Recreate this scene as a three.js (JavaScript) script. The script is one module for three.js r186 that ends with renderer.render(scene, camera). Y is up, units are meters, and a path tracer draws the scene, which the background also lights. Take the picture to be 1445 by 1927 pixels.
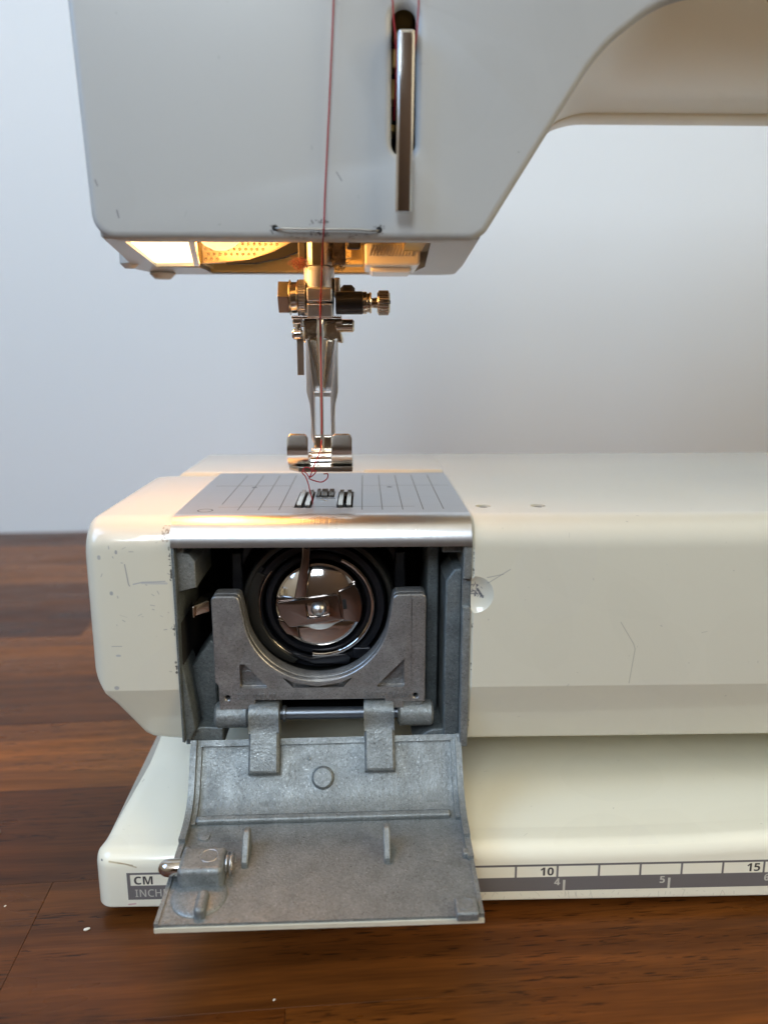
import * as THREE from 'three';
import { RoundedBoxGeometry } from 'three/addons/geometries/RoundedBoxGeometry.js';
import { mergeGeometries, mergeVertices, toCreasedNormals } from 'three/addons/utils/BufferGeometryUtils.js';
import { ImprovedNoise } from 'three/addons/math/ImprovedNoise.js';
import { FontLoader } from 'three/addons/loaders/FontLoader.js';
import { TextGeometry } from 'three/addons/geometries/TextGeometry.js';
import { RectAreaLightUniformsLib } from 'three/addons/lights/RectAreaLightUniformsLib.js';
import { Brush, Evaluator, SUBTRACTION } from 'three-bvh-csg';

// ---------------------------------------------------------------- camera, lights, exposure
const MM = 0.001, D2R = Math.PI / 180;
const scene = new THREE.Scene();
scene.background = new THREE.Color(0x000000);
const camera = new THREE.PerspectiveCamera(67.6, 767 / 1024, 0.01, 20);
camera.position.set(0, 0.133, 0.175);
camera.rotation.order = 'YXZ';
camera.rotation.set(-12.3 * D2R, -1.5 * D2R, 0);
camera.focus = 0.188;
camera.userData.fStop = 11;
const renderer = new THREE.WebGLRenderer();
renderer.toneMapping = THREE.LinearToneMapping;
renderer.toneMappingExposure = 0.9;
renderer.shadowMap.enabled = true;
RectAreaLightUniformsLib.init();

const ROOM_TURN = 3.5 * D2R;
const room = { x: 1150, left: 700, top: 1900, bottom: -760, back: -396, rear: 1500 };     // mm, in the table's own axes
const turned = (x, y, z) => new THREE.Vector3(x * Math.cos(ROOM_TURN) + z * Math.sin(ROOM_TURN), y, -x * Math.sin(ROOM_TURN) + z * Math.cos(ROOM_TURN)).multiplyScalar(MM);
const WINDOWS = [ // wall, place of the middle along it, height of the middle, width, height, strength, colour
  { wall: 'rear', u: -470, y: 1260, w: 820, h: 900, L: 7.2, c: [0.84, 0.96, 1.06] },
  { wall: 'left', u: 330, y: 760, w: 520, h: 760, L: 3.3, c: [0.50, 0.80, 1.25] },
  { wall: 'right', u: 700, y: 800, w: 760, h: 860, L: 3.6, c: [1.0, 0.79, 0.45] },
];
const onWall = (w, u, y, off) => w.wall === 'rear' ? [u, y, room.rear - off] : [w.wall === 'left' ? -(room.left - off) : room.x - off, y, u];
for (const w of WINDOWS) {
  const l = new THREE.RectAreaLight(new THREE.Color().setRGB(...w.c), w.L, w.w * MM, w.h * MM);
  l.position.copy(turned(...onWall(w, w.u, w.y, 18)));
  l.lookAt(turned(...onWall(w, w.u, w.y, 900)));
  l.name = 'window_light';
  scene.add(l);
}
const LAMP = { color: new THREE.Color().setRGB(1.0, 0.43, 0.10), panel: 28, bulb: 0.011 };

// ---------------------------------------------------------------- helpers
let seed = 7;
const rnd = () => { seed = (seed * 1664525 + 1013904223) >>> 0; return seed / 4294967296; };
const rr = (a, b) => a + (b - a) * rnd();
const noise = new ImprovedNoise();
const font = await new FontLoader().loadAsync('fonts/droid/droid_sans_bold.typeface.json');

function boxUV(g, tile = 256) {                       // uv from the face's main direction, in tiles of that many mm
  g = g.index ? g.toNonIndexed() : g;
  const p = g.attributes.position, uv = new Float32Array(p.count * 2);
  const a = new THREE.Vector3(), b = new THREE.Vector3(), c = new THREE.Vector3();
  for (let i = 0; i < p.count; i += 3) {
    a.fromBufferAttribute(p, i); b.fromBufferAttribute(p, i + 1); c.fromBufferAttribute(p, i + 2);
    const n = b.clone().sub(a).cross(c.clone().sub(a));
    const x = Math.abs(n.x), y = Math.abs(n.y), z = Math.abs(n.z);
    [a, b, c].forEach((v, k) => {
      const [s, t] = z >= x && z >= y * 0.75 ? [v.x, v.y] : y >= x ? [v.x, -v.z - 128] : [v.z - 128, v.y];
      uv[(i + k) * 2] = s / tile + 0.5; uv[(i + k) * 2 + 1] = t / tile + 0.5;
    });
  }
  g.setAttribute('uv', new THREE.BufferAttribute(uv, 2));
  return g;
}
const bare = g => { g = g.index ? g.toNonIndexed() : g.clone(); for (const k of Object.keys(g.attributes)) if (!['position', 'normal', 'uv'].includes(k)) g.deleteAttribute(k); if (!g.attributes.uv) g.setAttribute('uv', new THREE.BufferAttribute(new Float32Array(g.attributes.position.count * 2), 2)); g.clearGroups(); return g; };
const join = a => mergeGeometries(a.flat().map(bare));
const TILE = new Map();
function obj(name, geos, material, parent = scene, label) {
  let g = Array.isArray(geos) ? join(geos) : bare(geos);
  const tile = material.userData.tile;
  if (tile) g = boxUV(g, tile);
  g.scale(MM, MM, MM);
  const m = new THREE.Mesh(g, material);
  m.name = name; m.castShadow = m.receiveShadow = true;
  if (label) m.userData.label = label;
  parent.add(m);
  return m;
}
const T = (g, x = 0, y = 0, z = 0, rx = 0, ry = 0, rz = 0) => g.applyMatrix4(new THREE.Matrix4().compose(new THREE.Vector3(x, y, z), new THREE.Quaternion().setFromEuler(new THREE.Euler(rx, ry, rz)), new THREE.Vector3(1, 1, 1)));
const bx = (x0, x1, y0, y1, z0, z1, r = 0.4, seg = 3) => { const w = x1 - x0, h = y1 - y0, d = z1 - z0; return T(new RoundedBoxGeometry(w, h, d, seg, Math.min(r, w / 2.01, h / 2.01, d / 2.01)), (x0 + x1) / 2, (y0 + y1) / 2, (z0 + z1) / 2); };
// turned body along an axis: profile of [distance along axis, radius]
function turn(profile, axis, x, y, z, seg = 40) {
  const g = new THREE.LatheGeometry(profile.map(([h, r]) => new THREE.Vector2(Math.max(r, 1e-4), h)), seg);
  const c = toCreasedNormals(g, 0.6);
  return axis === 'x' ? T(c, x, y, z, 0, 0, -Math.PI / 2) : axis === 'z' ? T(c, x, y, z, Math.PI / 2, 0, 0) : T(c, x, y, z);
}
const rod = (r, h, c = 0.25) => [[0, 0], [0, r - c], [c, r], [h - c, r], [h, r - c], [h, 0]];
const tube = (pts, r, n = 64, rs = 8, closed = false) => new THREE.TubeGeometry(new THREE.CatmullRomCurve3(pts.map(p => new THREE.Vector3(...p)), closed), n, r, rs, closed);
function shapeOf(pts) { const s = new THREE.Shape(); pts.forEach(([x, y], i) => i ? s.lineTo(x, y) : s.moveTo(x, y)); s.closePath(); return s; }
function roundPoly(pts, n = 8) {                       // [a, b, radius] corners to a closed outline
  const out = [];
  pts.forEach((p, i) => {
    const q = pts[(i + pts.length - 1) % pts.length], s = pts[(i + 1) % pts.length], P = new THREE.Vector2(p[0], p[1]);
    const u = new THREE.Vector2(q[0], q[1]).sub(P), v = new THREE.Vector2(s[0], s[1]).sub(P), lu = u.length(), lv = v.length();
    u.normalize(); v.normalize();
    const r = p[2] || 0, half = Math.acos(THREE.MathUtils.clamp(u.dot(v), -1, 1)) / 2;
    if (r <= 0 || half > 1.5705) { out.push([p[0], p[1]]); return; }
    const t = Math.min(r / Math.tan(half), lu * 0.49, lv * 0.49), A = P.clone().addScaledVector(u, t), B = P.clone().addScaledVector(v, t), R = t * Math.tan(half);
    const C = P.clone().addScaledVector(u.clone().add(v).normalize(), R / Math.sin(half));
    const a0 = Math.atan2(A.y - C.y, A.x - C.x); let d = Math.atan2(B.y - C.y, B.x - C.x) - a0;
    while (d > Math.PI) d -= 2 * Math.PI; while (d < -Math.PI) d += 2 * Math.PI;
    for (let k = 0; k <= n; k++) out.push([C.x + R * Math.cos(a0 + d * k / n), C.y + R * Math.sin(a0 + d * k / n)]);
  });
  return out;
}
function loftX(sections, crease = 0.45) {              // sections: {x, p: [[z, y], ...]} of equal length
  const n = sections[0].p.length, pos = [], put = (s, i) => pos.push(s.x, s.p[i][1], s.p[i][0]);
  for (let k = 0; k + 1 < sections.length; k++) for (let i = 0; i < n; i++) {
    const a = sections[k], b = sections[k + 1], j = (i + 1) % n;
    put(a, i); put(a, j); put(b, j); put(a, i); put(b, j); put(b, i);
  }
  for (const [s, flip] of [[sections[0], true], [sections[sections.length - 1], false]]) {
    const tri = THREE.ShapeUtils.triangulateShape(s.p.map(p => new THREE.Vector2(...p)), []);
    for (const t of tri) (flip ? [t[0], t[1], t[2]] : [t[2], t[1], t[0]]).forEach(i => put(s, i));
  }
  let g = new THREE.BufferGeometry();
  g.setAttribute('position', new THREE.Float32BufferAttribute(pos, 3));
  // consistent winding: outward if the volume is positive
  let vol = 0; const P = pos;
  for (let i = 0; i < P.length; i += 9) vol += P[i] * (P[i + 4] * P[i + 8] - P[i + 5] * P[i + 7]) - P[i + 1] * (P[i + 3] * P[i + 8] - P[i + 5] * P[i + 6]) + P[i + 2] * (P[i + 3] * P[i + 7] - P[i + 4] * P[i + 6]);
  if (vol < 0) for (let i = 0; i < P.length; i += 9) for (let k = 0; k < 3; k++) { const t = P[i + 3 + k]; P[i + 3 + k] = P[i + 6 + k]; P[i + 6 + k] = t; }
  g.setAttribute('position', new THREE.Float32BufferAttribute(P, 3));
  return toCreasedNormals(g, crease);
}
// outline in x and y, pushed along z from z0 (back) to z1 (front)
function slab(pts, z0, z1, bevel = 0.3, holes = [], seg = 3, crease = 0.5) {
  const s = shapeOf(pts); s.holes = holes.map(h => shapeOf(h));
  const g = new THREE.ExtrudeGeometry(s, { depth: Math.max(z1 - z0 - 2 * bevel, 0.001), bevelEnabled: bevel > 0, bevelThickness: bevel, bevelSize: bevel, bevelOffset: -bevel, bevelSegments: seg, curveSegments: 16 });
  return toCreasedNormals(T(g, 0, 0, z0 + bevel), crease);
}
// outline in x and z, pushed up from y0 to y1
const plan = (pts, y0, y1, bevel = 0.3, holes = [], seg = 3) => { const f = a => a.map(([x, z]) => [x, -z]); return T(slab(f(pts), y0, y1, bevel, holes.map(f), seg), 0, 0, 0, -Math.PI / 2); };
const ring = (cx, cy, r, a0, a1, n = 40) => Array.from({ length: n + 1 }, (_, i) => { const a = (a0 + (a1 - a0) * i / n) * D2R; return [cx + r * Math.cos(a), cy + r * Math.sin(a)]; });
const arcBand = (cx, cy, r0, r1, a0, a1) => [...ring(cx, cy, r1, a0, a1), ...ring(cx, cy, r0, a1, a0)];
const text = (s, size, x, y, z, depth = 0.2, width) => { const g = new TextGeometry(s, { font, size, depth, curveSegments: 3, bevelEnabled: false }); g.computeBoundingBox(); if (width) g.scale(width / (g.boundingBox.max.x - g.boundingBox.min.x), 1, 1); return T(g, x, y, z); };

// ---------------------------------------------------------------- textures
function dataTex(w, h, f, srgb, repeat = 1) {
  const a = new Uint8Array(w * h * 4);
  for (let y = 0; y < h; y++) for (let x = 0; x < w; x++) { const c = f(x, y), o = (y * w + x) * 4; for (let k = 0; k < 3; k++) a[o + k] = Math.max(0, Math.min(255, (c.length ? c[k] : c) * 255)); a[o + 3] = 255; }
  const t = new THREE.DataTexture(a, w, h); t.wrapS = t.wrapT = THREE.RepeatWrapping; t.magFilter = t.minFilter = THREE.LinearFilter;
  if (srgb) t.colorSpace = THREE.SRGBColorSpace;
  t.repeat.set(repeat, repeat); t.needsUpdate = true; return t;
}
function canvasTex(w, h, draw, srgb = true) {
  const c = document.createElement('canvas'); c.width = w; c.height = h; draw(c.getContext('2d'), w, h);
  const t = new THREE.CanvasTexture(c); t.wrapS = t.wrapT = THREE.RepeatWrapping; if (srgb) t.colorSpace = THREE.SRGBColorSpace; return t;
}
const tileNoise = (x, y, n, f, z) => { // noise that repeats over n pixels
  const u = x / n * f, v = y / n * f, a = u / f, b = v / f;
  const q = (i, j) => noise.noise(u - i * f, v - j * f, z);
  return q(0, 0) * (1 - a) * (1 - b) + q(1, 0) * a * (1 - b) + q(0, 1) * (1 - a) * b + q(1, 1) * a * b;
};
const white = (() => { const a = new Float32Array(512 * 512); for (let i = 0; i < a.length; i++) a[i] = rnd(); return a; })();
const castHeight = dataTex(512, 512, (x, y) => 0.5 + 0.25 * tileNoise(x, y, 512, 60, 1) + 0.35 * tileNoise(x, y, 512, 130, 2) + 0.4 * (white[y * 512 + x] - 0.5), false);
const castColour = dataTex(512, 512, (x, y) => { const k = white[y * 512 + x], v = 0.76 + 0.12 * tileNoise(x, y, 512, 18, 3) + 0.10 * tileNoise(x, y, 512, 90, 4) + 0.14 * (k - 0.5) + (k > 0.988 ? 0.28 : 0) - (k < 0.012 ? 0.22 : 0); return [v * 0.985, v, v * 1.0]; }, true);
const castRough = dataTex(512, 512, (x, y) => 0.62 + 0.22 * tileNoise(x, y, 512, 22, 5) + (white[y * 512 + x] > 0.985 ? -0.35 : 0), false);
const enamelBump = dataTex(512, 512, (x, y) => 0.5 + 0.3 * tileNoise(x, y, 512, 26, 6) + 0.2 * tileNoise(x, y, 512, 60, 7), false, 4);

function scuffs(base, draw, count, tone) {             // enamel with nicks, specks and hairline scratches; 8 px per mm
  return canvasTex(2048, 2048, (g, W) => {
    g.fillStyle = base; g.fillRect(0, 0, W, W);
    for (let i = 0; i < 60; i++) { g.fillStyle = `rgba(120,110,90,${rr(0.004, 0.016)})`; g.beginPath(); g.ellipse(rr(0, W), rr(0, W), rr(40, 200), rr(30, 120), rr(0, 3), 0, 7); g.fill(); }
    for (let i = 0; i < count; i++) {
      const x = rr(0, W), y = rr(0, W), a = rr(0, 6.28), l = rnd() < 0.88 ? rr(1, 6) : rr(7, 16);
      g.strokeStyle = `rgba(${tone},${rr(0.08, 0.34)})`; g.lineWidth = rr(0.7, 1.9); g.beginPath(); g.moveTo(x, y); g.quadraticCurveTo(x + Math.cos(a) * l / 2 + rr(-2, 2), y + Math.sin(a) * l / 2, x + Math.cos(a) * l, y + Math.sin(a) * l); g.stroke();
    }
    for (let i = 0; i < count / 3; i++) { g.fillStyle = `rgba(${tone},${rr(0.15, 0.5)})`; g.beginPath(); g.ellipse(rr(0, W), rr(0, W), rr(0.8, 2.2), rr(0.6, 1.5), rr(0, 3), 0, 7); g.fill(); }
    const at = (x, y) => [(x + 128) * 8, 2048 - (((y + 128) % 256 + 256) % 256) * 8];
    const line = (pts, w, col) => { g.strokeStyle = col; g.lineWidth = w; g.lineCap = 'round'; g.beginPath(); pts.forEach(([x, y], i) => i ? g.lineTo(...at(x, y)) : g.moveTo(...at(x, y))); g.stroke(); };
    const blot = (x, y, rx, ry, col, rot = 0) => { g.fillStyle = col; g.beginPath(); g.ellipse(...at(x, y), rx * 8, ry * 8, rot, 0, 7); g.fill(); };
    draw(line, blot);
  });
}
const armMap = scuffs('#d0ccbc', (line, blot) => {
  line([[-56.5, 82.5], [-55.9, 77.6], [-55.7, 77.2]], 2, 'rgba(110,112,118,.6)');
  line([[-54.8, 77.6], [-52.6, 78.1], [-47.4, 78.2]], 2.4, 'rgba(140,144,156,.6)'); line([[-52.8, 77.9], [-47, 77.7]], 4, 'rgba(160,163,172,.5)');
  blot(-62.4, 84.2, 0.4, 0.55, 'rgba(140,142,150,.6)'); blot(-59.6, 59.6, 0.6, 0.28, 'rgba(150,155,165,.65)'); line([[-61, 62], [-58.6, 62]], 1.5, 'rgba(120,122,130,.5)');
  blot(-58.3, 85.5, 0.3, 0.5, 'rgba(120,122,130,.6)'); blot(-60.1, 75.4, 0.4, 0.5, 'rgba(125,130,140,.6)'); blot(-60.6, 51.2, 0.6, 0.5, 'rgba(125,130,140,.55)');
  for (let i = 0; i < 20; i++) { const x = rr(-63, -46.5), y = rr(66, 88), a = rr(-0.8, 2.2), l = rr(0.2, 1.1); line([[x, y], [x + l * Math.cos(a), y + l * Math.sin(a)]], rr(0.8, 1.8), 'rgba(105,108,116,.45)'); }
  for (let i = 0; i < 26; i++) { const x = 26.9 + rr(-1.1, 1.5), y = 75.1 + rr(-2.0, 1.7), a = rr(0, 6.28), l = rr(0.3, 1.3); line([[x, y], [x + l * Math.cos(a), y + l * Math.sin(a) * 0.8]], rr(1, 2.6), 'rgba(80,82,92,.6)'); }
  line([[27.2, 75.4], [28.5, 73.4]], 4, 'rgba(75,78,88,.7)');
  line([[29.5, 77.2], [34.8, 80.6]], 1.6, 'rgba(110,110,115,.5)'); line([[29.3, 78.6], [33.2, 79.4]], 1.4, 'rgba(110,110,115,.5)');
  for (let i = 0; i < 46; i++) { const y = [84.5, 66, 79, 40, 56][i % 5] + rr(-3, 3) * rnd(); blot(-45.8 - rr(0, 0.4) * rnd(), y, rr(0.06, 0.28), rr(0.1, 0.5), `rgba(60,58,55,${rr(0.3, 0.8)})`); if (i < 22) blot(25.9 + rr(0, 0.3) * rnd(), y, rr(0.05, 0.16), rr(0.1, 0.35), `rgba(60,58,55,${rr(0.3, 0.7)})`); }
  for (let i = 0; i < 26; i++) blot(-46.4 + rr(-1.2, 0.3), 90 + rr(-2.5, 2), rr(0.1, 0.5), rr(0.08, 0.3), 'rgba(95,70,45,.35)', rr(0, 3));
  line([[62.3, 67], [65.8, 61.4], [66.3, 60], [65.4, 51]], 1.4, 'rgba(120,118,108,.5)');
}, 330, '90,90,92');
const headMap = scuffs('#aeafae', (line, blot) => {
  for (const x of [-17.8, 3.3]) for (let i = 0; i < 16; i++) blot(x + rr(-1.1, 1.1), 156.1 + rr(-0.8, 0.8), rr(0.06, 0.28), rr(0.06, 0.2), 'rgba(50,46,46,.45)', rr(0, 3));
  for (let i = 0; i < 46; i++) { const s = rnd() < 0.5 ? 157.5 : 155.2; blot(-9.2 + rr(-1.9, 2.4), s + rr(-0.7, 0.6) * rnd(), rr(0.08, 0.3), rr(0.06, 0.2), 'rgba(45,40,42,.45)', rr(0, 3)); }
  for (let i = 0; i < 30; i++) { const x = rr(-16, 2), y = rr(154.4, 155.2); line([[x, y], [x + rr(-0.8, 0.8), y + rr(-0.1, 0.1)]], rr(1, 2), 'rgba(90,80,70,.35)'); }
  line([[-49.5, 159.6], [-49.2, 158.2]], 2, 'rgba(90,90,95,.7)'); line([[-5.2, 167], [-4.2, 165.4]], 2, 'rgba(80,80,84,.5)'); line([[-53.4, 165.3], [-53, 164.2]], 2, 'rgba(80,80,84,.5)');
}, 260, '80,82,86');
const baseMap = scuffs('#efead6', (line, blot) => {
  line([[-61, 13.2], [-57, 12.6], [-54.6, 11.8]], 2.5, 'rgba(150,130,90,.55)'); line([[-59, 12.9], [-55.4, 12.3]], 1.6, 'rgba(120,105,80,.5)'); line([[-57, 1.7], [-55.4, 1.9]], 3, 'rgba(190,120,130,.5)'); blot(-62.9, 13.2, 0.25, 0.2, 'rgba(70,70,70,.7)');
  for (let i = 0; i < 50; i++) { const x = rr(20, 100); line([[x, rr(1, 3.4)], [x + rr(-0.7, 0.7), rr(1, 3.4)]], 1, 'rgba(110,105,90,.22)'); }
}, 300, '110,104,86');

// ---------------------------------------------------------------- materials
const mat = (o, tile) => { const m = new THREE.MeshPhysicalMaterial(o); if (tile) m.userData.tile = tile; return m; };
const rgb = (r, g, b) => new THREE.Color().setRGB(r, g, b);
const M = {
  arm: mat({ map: armMap, roughness: 0.36, clearcoat: 0.9, clearcoatRoughness: 0.05, bumpMap: enamelBump, bumpScale: 0.00003 }, 256),
  head: mat({ map: headMap, roughness: 0.42, clearcoat: 0.3, clearcoatRoughness: 0.2, bumpMap: enamelBump, bumpScale: 0.00003 }, 256),
  throat: mat({ color: rgb(0.86, 0.76, 0.58), roughness: 0.36, clearcoat: 0.4, clearcoatRoughness: 0.2, bumpMap: enamelBump, bumpScale: 0.00003 }, 256),  // warm light bounced up from the bed is put into this colour
  base: mat({ map: baseMap, roughness: 0.3, clearcoat: 1, clearcoatRoughness: 0.04, bumpMap: enamelBump, bumpScale: 0.00002 }, 256),
  creamEdge: mat({ color: rgb(0.62, 0.58, 0.47), roughness: 0.35 }),
  zinc: mat({ color: rgb(0.42, 0.44, 0.445), map: castColour, metalness: 0.5, roughness: 0.8, roughnessMap: castRough, bumpMap: castHeight, bumpScale: 0.00013 }, 80),
  frame: mat({ color: rgb(0.48, 0.465, 0.47), map: castColour, metalness: 0.6, roughness: 0.62, roughnessMap: castRough, bumpMap: castHeight, bumpScale: 0.00012 }, 80),
  frameWorn: mat({ color: rgb(0.56, 0.535, 0.535), map: castColour, metalness: 0.65, roughness: 0.56, roughnessMap: castRough, bumpMap: castHeight, bumpScale: 0.0001 }, 80),
  zincWorn: mat({ color: rgb(0.6, 0.61, 0.62), metalness: 0.95, roughness: 0.5, roughnessMap: castRough, bumpMap: castHeight, bumpScale: 0.0001 }, 80),
  dullZinc: mat({ color: rgb(0.3, 0.33, 0.34), map: castColour, metalness: 0.6, roughness: 0.95, roughnessMap: castRough, bumpMap: castHeight, bumpScale: 0.00013 }, 80),
  polished: mat({ color: rgb(0.66, 0.66, 0.67), metalness: 1, roughness: 0.34, bumpMap: castHeight, bumpScale: 0.00002 }, 40),
  chrome: mat({ color: rgb(0.74, 0.72, 0.7), metalness: 1, roughness: 0.09 }),
  wornChrome: mat({ color: rgb(0.66, 0.63, 0.58), metalness: 1, roughness: 0.24 }),
  latchMetal: mat({ color: rgb(0.34, 0.285, 0.26), metalness: 1, roughness: 0.17 }),  // brown mirrored from the table is put into this colour
  caseChrome: mat({ color: rgb(0.55, 0.51, 0.47), metalness: 1, roughness: 0.07 }),
  nickel: mat({ color: rgb(0.69, 0.62, 0.52), metalness: 1, roughness: 0.2 }),  // warm tint: amber lamp light put into the metal colour
  feed: mat({ color: rgb(0.19, 0.185, 0.175), metalness: 0.9, roughness: 0.4 }),
  steel: mat({ color: rgb(0.55, 0.56, 0.58), metalness: 1, roughness: 0.32, bumpMap: castHeight, bumpScale: 0.00002 }, 20),
  black: mat({ color: rgb(0.012, 0.012, 0.014), roughness: 0.35 }),
  hookBlack: mat({ color: rgb(0.02, 0.021, 0.026), metalness: 0.5, roughness: 0.25 }),
  hookRim: mat({ color: rgb(0.055, 0.055, 0.05), metalness: 0.8, roughness: 0.38 }),
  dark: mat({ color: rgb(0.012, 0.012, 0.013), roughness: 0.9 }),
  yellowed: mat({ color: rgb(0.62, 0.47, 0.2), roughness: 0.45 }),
  wire: mat({ color: rgb(0.33, 0.31, 0.28), metalness: 1, roughness: 0.3 }),
  oldBrass: mat({ color: rgb(0.16, 0.09, 0.04), metalness: 0.8, roughness: 0.4 }),
  brass: mat({ color: rgb(0.42, 0.26, 0.08), metalness: 0.7, roughness: 0.5 }),
  soot: mat({ color: rgb(0.05, 0.045, 0.04), roughness: 0.7 }),
  foil: mat({ color: rgb(0.5, 0.45, 0.36), metalness: 0.95, roughness: 0.32 }),
  lens: mat({ color: rgb(0.78, 0.76, 0.7), roughness: 0.25 }),
  lensRib: mat({ color: rgb(0.6, 0.58, 0.54), roughness: 0.3 }),
  rubber: mat({ color: rgb(0.02, 0.02, 0.02), roughness: 0.8 }),
  thread: mat({ color: rgb(0.30, 0.012, 0.02), roughness: 0.8, sheen: 0.1, sheenColor: rgb(0.8, 0.1, 0.1) }),
  crumb: mat({ color: rgb(0.78, 0.74, 0.64), roughness: 0.8 }),
  wall: mat({ color: rgb(0.775, 0.82, 0.87), roughness: 0.85 }),
  sideWall: mat({ color: rgb(0.55, 0.52, 0.48), roughness: 0.9 }),
  ceiling: mat({ color: rgb(0.84, 0.75, 0.6), roughness: 0.9 }),
  floor: mat({ color: rgb(0.06, 0.036, 0.022), roughness: 0.6 }),
  rearWall: mat({ color: rgb(0.10, 0.06, 0.038), roughness: 0.9 }),
  sash: mat({ color: rgb(0.5, 0.46, 0.4), roughness: 0.5 }),
};

// ---------------------------------------------------------------- room and table
function struct(o) { o.userData.kind = 'structure'; return o; }
function place(o) { o.rotation.y = ROOM_TURN; return o; }
{
  const { x, left, top, bottom, back, rear } = room, t = 100;
  const slabBox = (x0, x1, y0, y1, z0, z1) => T(new THREE.BoxGeometry(x1 - x0, y1 - y0, z1 - z0), (x0 + x1) / 2, (y0 + y1) / 2, (z0 + z1) / 2);
  place(struct(obj('wall_back', slabBox(-left, x, bottom, top, back - t, back), M.wall)));
  const walls = { left: place(struct(obj('wall_left', slabBox(-left - t, -left, bottom, top, back - t, rear + t), M.sideWall))), right: place(struct(obj('wall_right', slabBox(x, x + t, bottom, top, back - t, rear + t), M.sideWall))) };
  place(struct(obj('ceiling', slabBox(-left - t, x + t, top, top + t, back - t, rear + t), M.ceiling)));
  place(struct(obj('floor', slabBox(-left - t, x + t, bottom - t, bottom, back - t, rear + t), M.floor)));
  walls.rear = place(struct(obj('wall_rear', slabBox(-left, x, bottom, top, rear, rear + t), M.rearWall)));
  for (const w of WINDOWS) {
    const glow = mat({ color: 0x000000, emissive: rgb(...w.c), emissiveIntensity: w.L });
    const f = 26, u0 = w.u - w.w / 2, u1 = w.u + w.w / 2, y0 = w.y - w.h / 2, y1 = w.y + w.h / 2;
    const b = (ua, ub, ya, yb, da, db) => { const p = onWall(w, ua, ya, da), q = onWall(w, ub, yb, db), lo = p.map((v, k) => Math.min(v, q[k])), hi = p.map((v, k) => Math.max(v, q[k])); return slabBox(lo[0], hi[0], lo[1], hi[1], lo[2], hi[2]); };
    const win = obj('window', [b(u0 - f, u0, y0 - f, y1 + f, 40, 2), b(u1, u1 + f, y0 - f, y1 + f, 40, 2), b(u0, u1, y0 - f, y0, 40, 2), b(u0, u1, y1, y1 + f, 40, 2),
      b(w.u - 16, w.u + 16, y0, y1, 45, 22), b(u0, w.u - 16, w.y - 12, w.y + 12, 44, 22), b(w.u + 16, u1, w.y - 12, w.y + 12, 44, 22)], M.sash, walls[w.wall]);
    obj('window_pane', b(u0, u1, y0, y1, 12, 5), glow, win);
  }
}
function woodMap(k) {                                   // 400 x 100 mm of board, grain along u
  const W = 2048, H = 512, a = new Uint8Array(W * H * 4), grain = new Float32Array(W * H);
  for (let y = 0; y < H; y++) for (let x = 0; x < W; x++) {
    const u = x / W, v = y / H, bend = 0.06 * noise.noise(u * 3, v * 1.5, k * 7.3) + 0.02 * noise.noise(u * 9, v * 4, k * 3.1);
    let s = 0.38 * noise.noise(u * 1.6, (v + bend) * 9, k * 11.7) + 0.35 * noise.noise(u * 4, (v + bend) * 26, k * 5.1) + 0.2 * noise.noise(u * 14, (v + bend * 0.6) * 90, k * 2.7) + 0.2 * noise.noise(u * 50, v * 230, k);
    grain[y * W + x] = s;
  }
  for (let i = 0; i < 6500; i++) {                       // open pores: short dark dashes along the grain
    const x0 = rr(0, W), y0 = rr(0, H), l = rr(8, 44), d = rr(0.3, 0.95) * (rnd() < 0.4 ? 1 : 0.5), th = rnd() < 0.4 ? 2 : 1, sl = rr(-0.05, 0.05);
    if (noise.noise(x0 / W * 5, y0 / H * 7, k * 4.4) < -0.12) continue;
    for (let j = 0; j < l; j++) for (let q = 0; q < th; q++) { const x = Math.floor(x0 + j) % W, y = Math.floor(y0 + q + j * sl + H) % H; grain[y * W + x] -= d * Math.sin(Math.PI * j / l); }
  }
  for (let i = 0; i < W * H; i++) { const s = grain[i], m = 0.63 + 0.46 * s; a[i * 4] = Math.max(18, Math.min(255, 150 * m + 24)); a[i * 4 + 1] = Math.max(10, Math.min(255, 97 * m + 10)); a[i * 4 + 2] = Math.max(6, Math.min(255, 48 * m + 2)); a[i * 4 + 3] = 255; }
  const t = new THREE.DataTexture(a, W, H); t.wrapS = t.wrapT = THREE.RepeatWrapping; t.magFilter = t.minFilter = THREE.LinearFilter; t.colorSpace = THREE.SRGBColorSpace; t.needsUpdate = true; return t;
}
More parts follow.
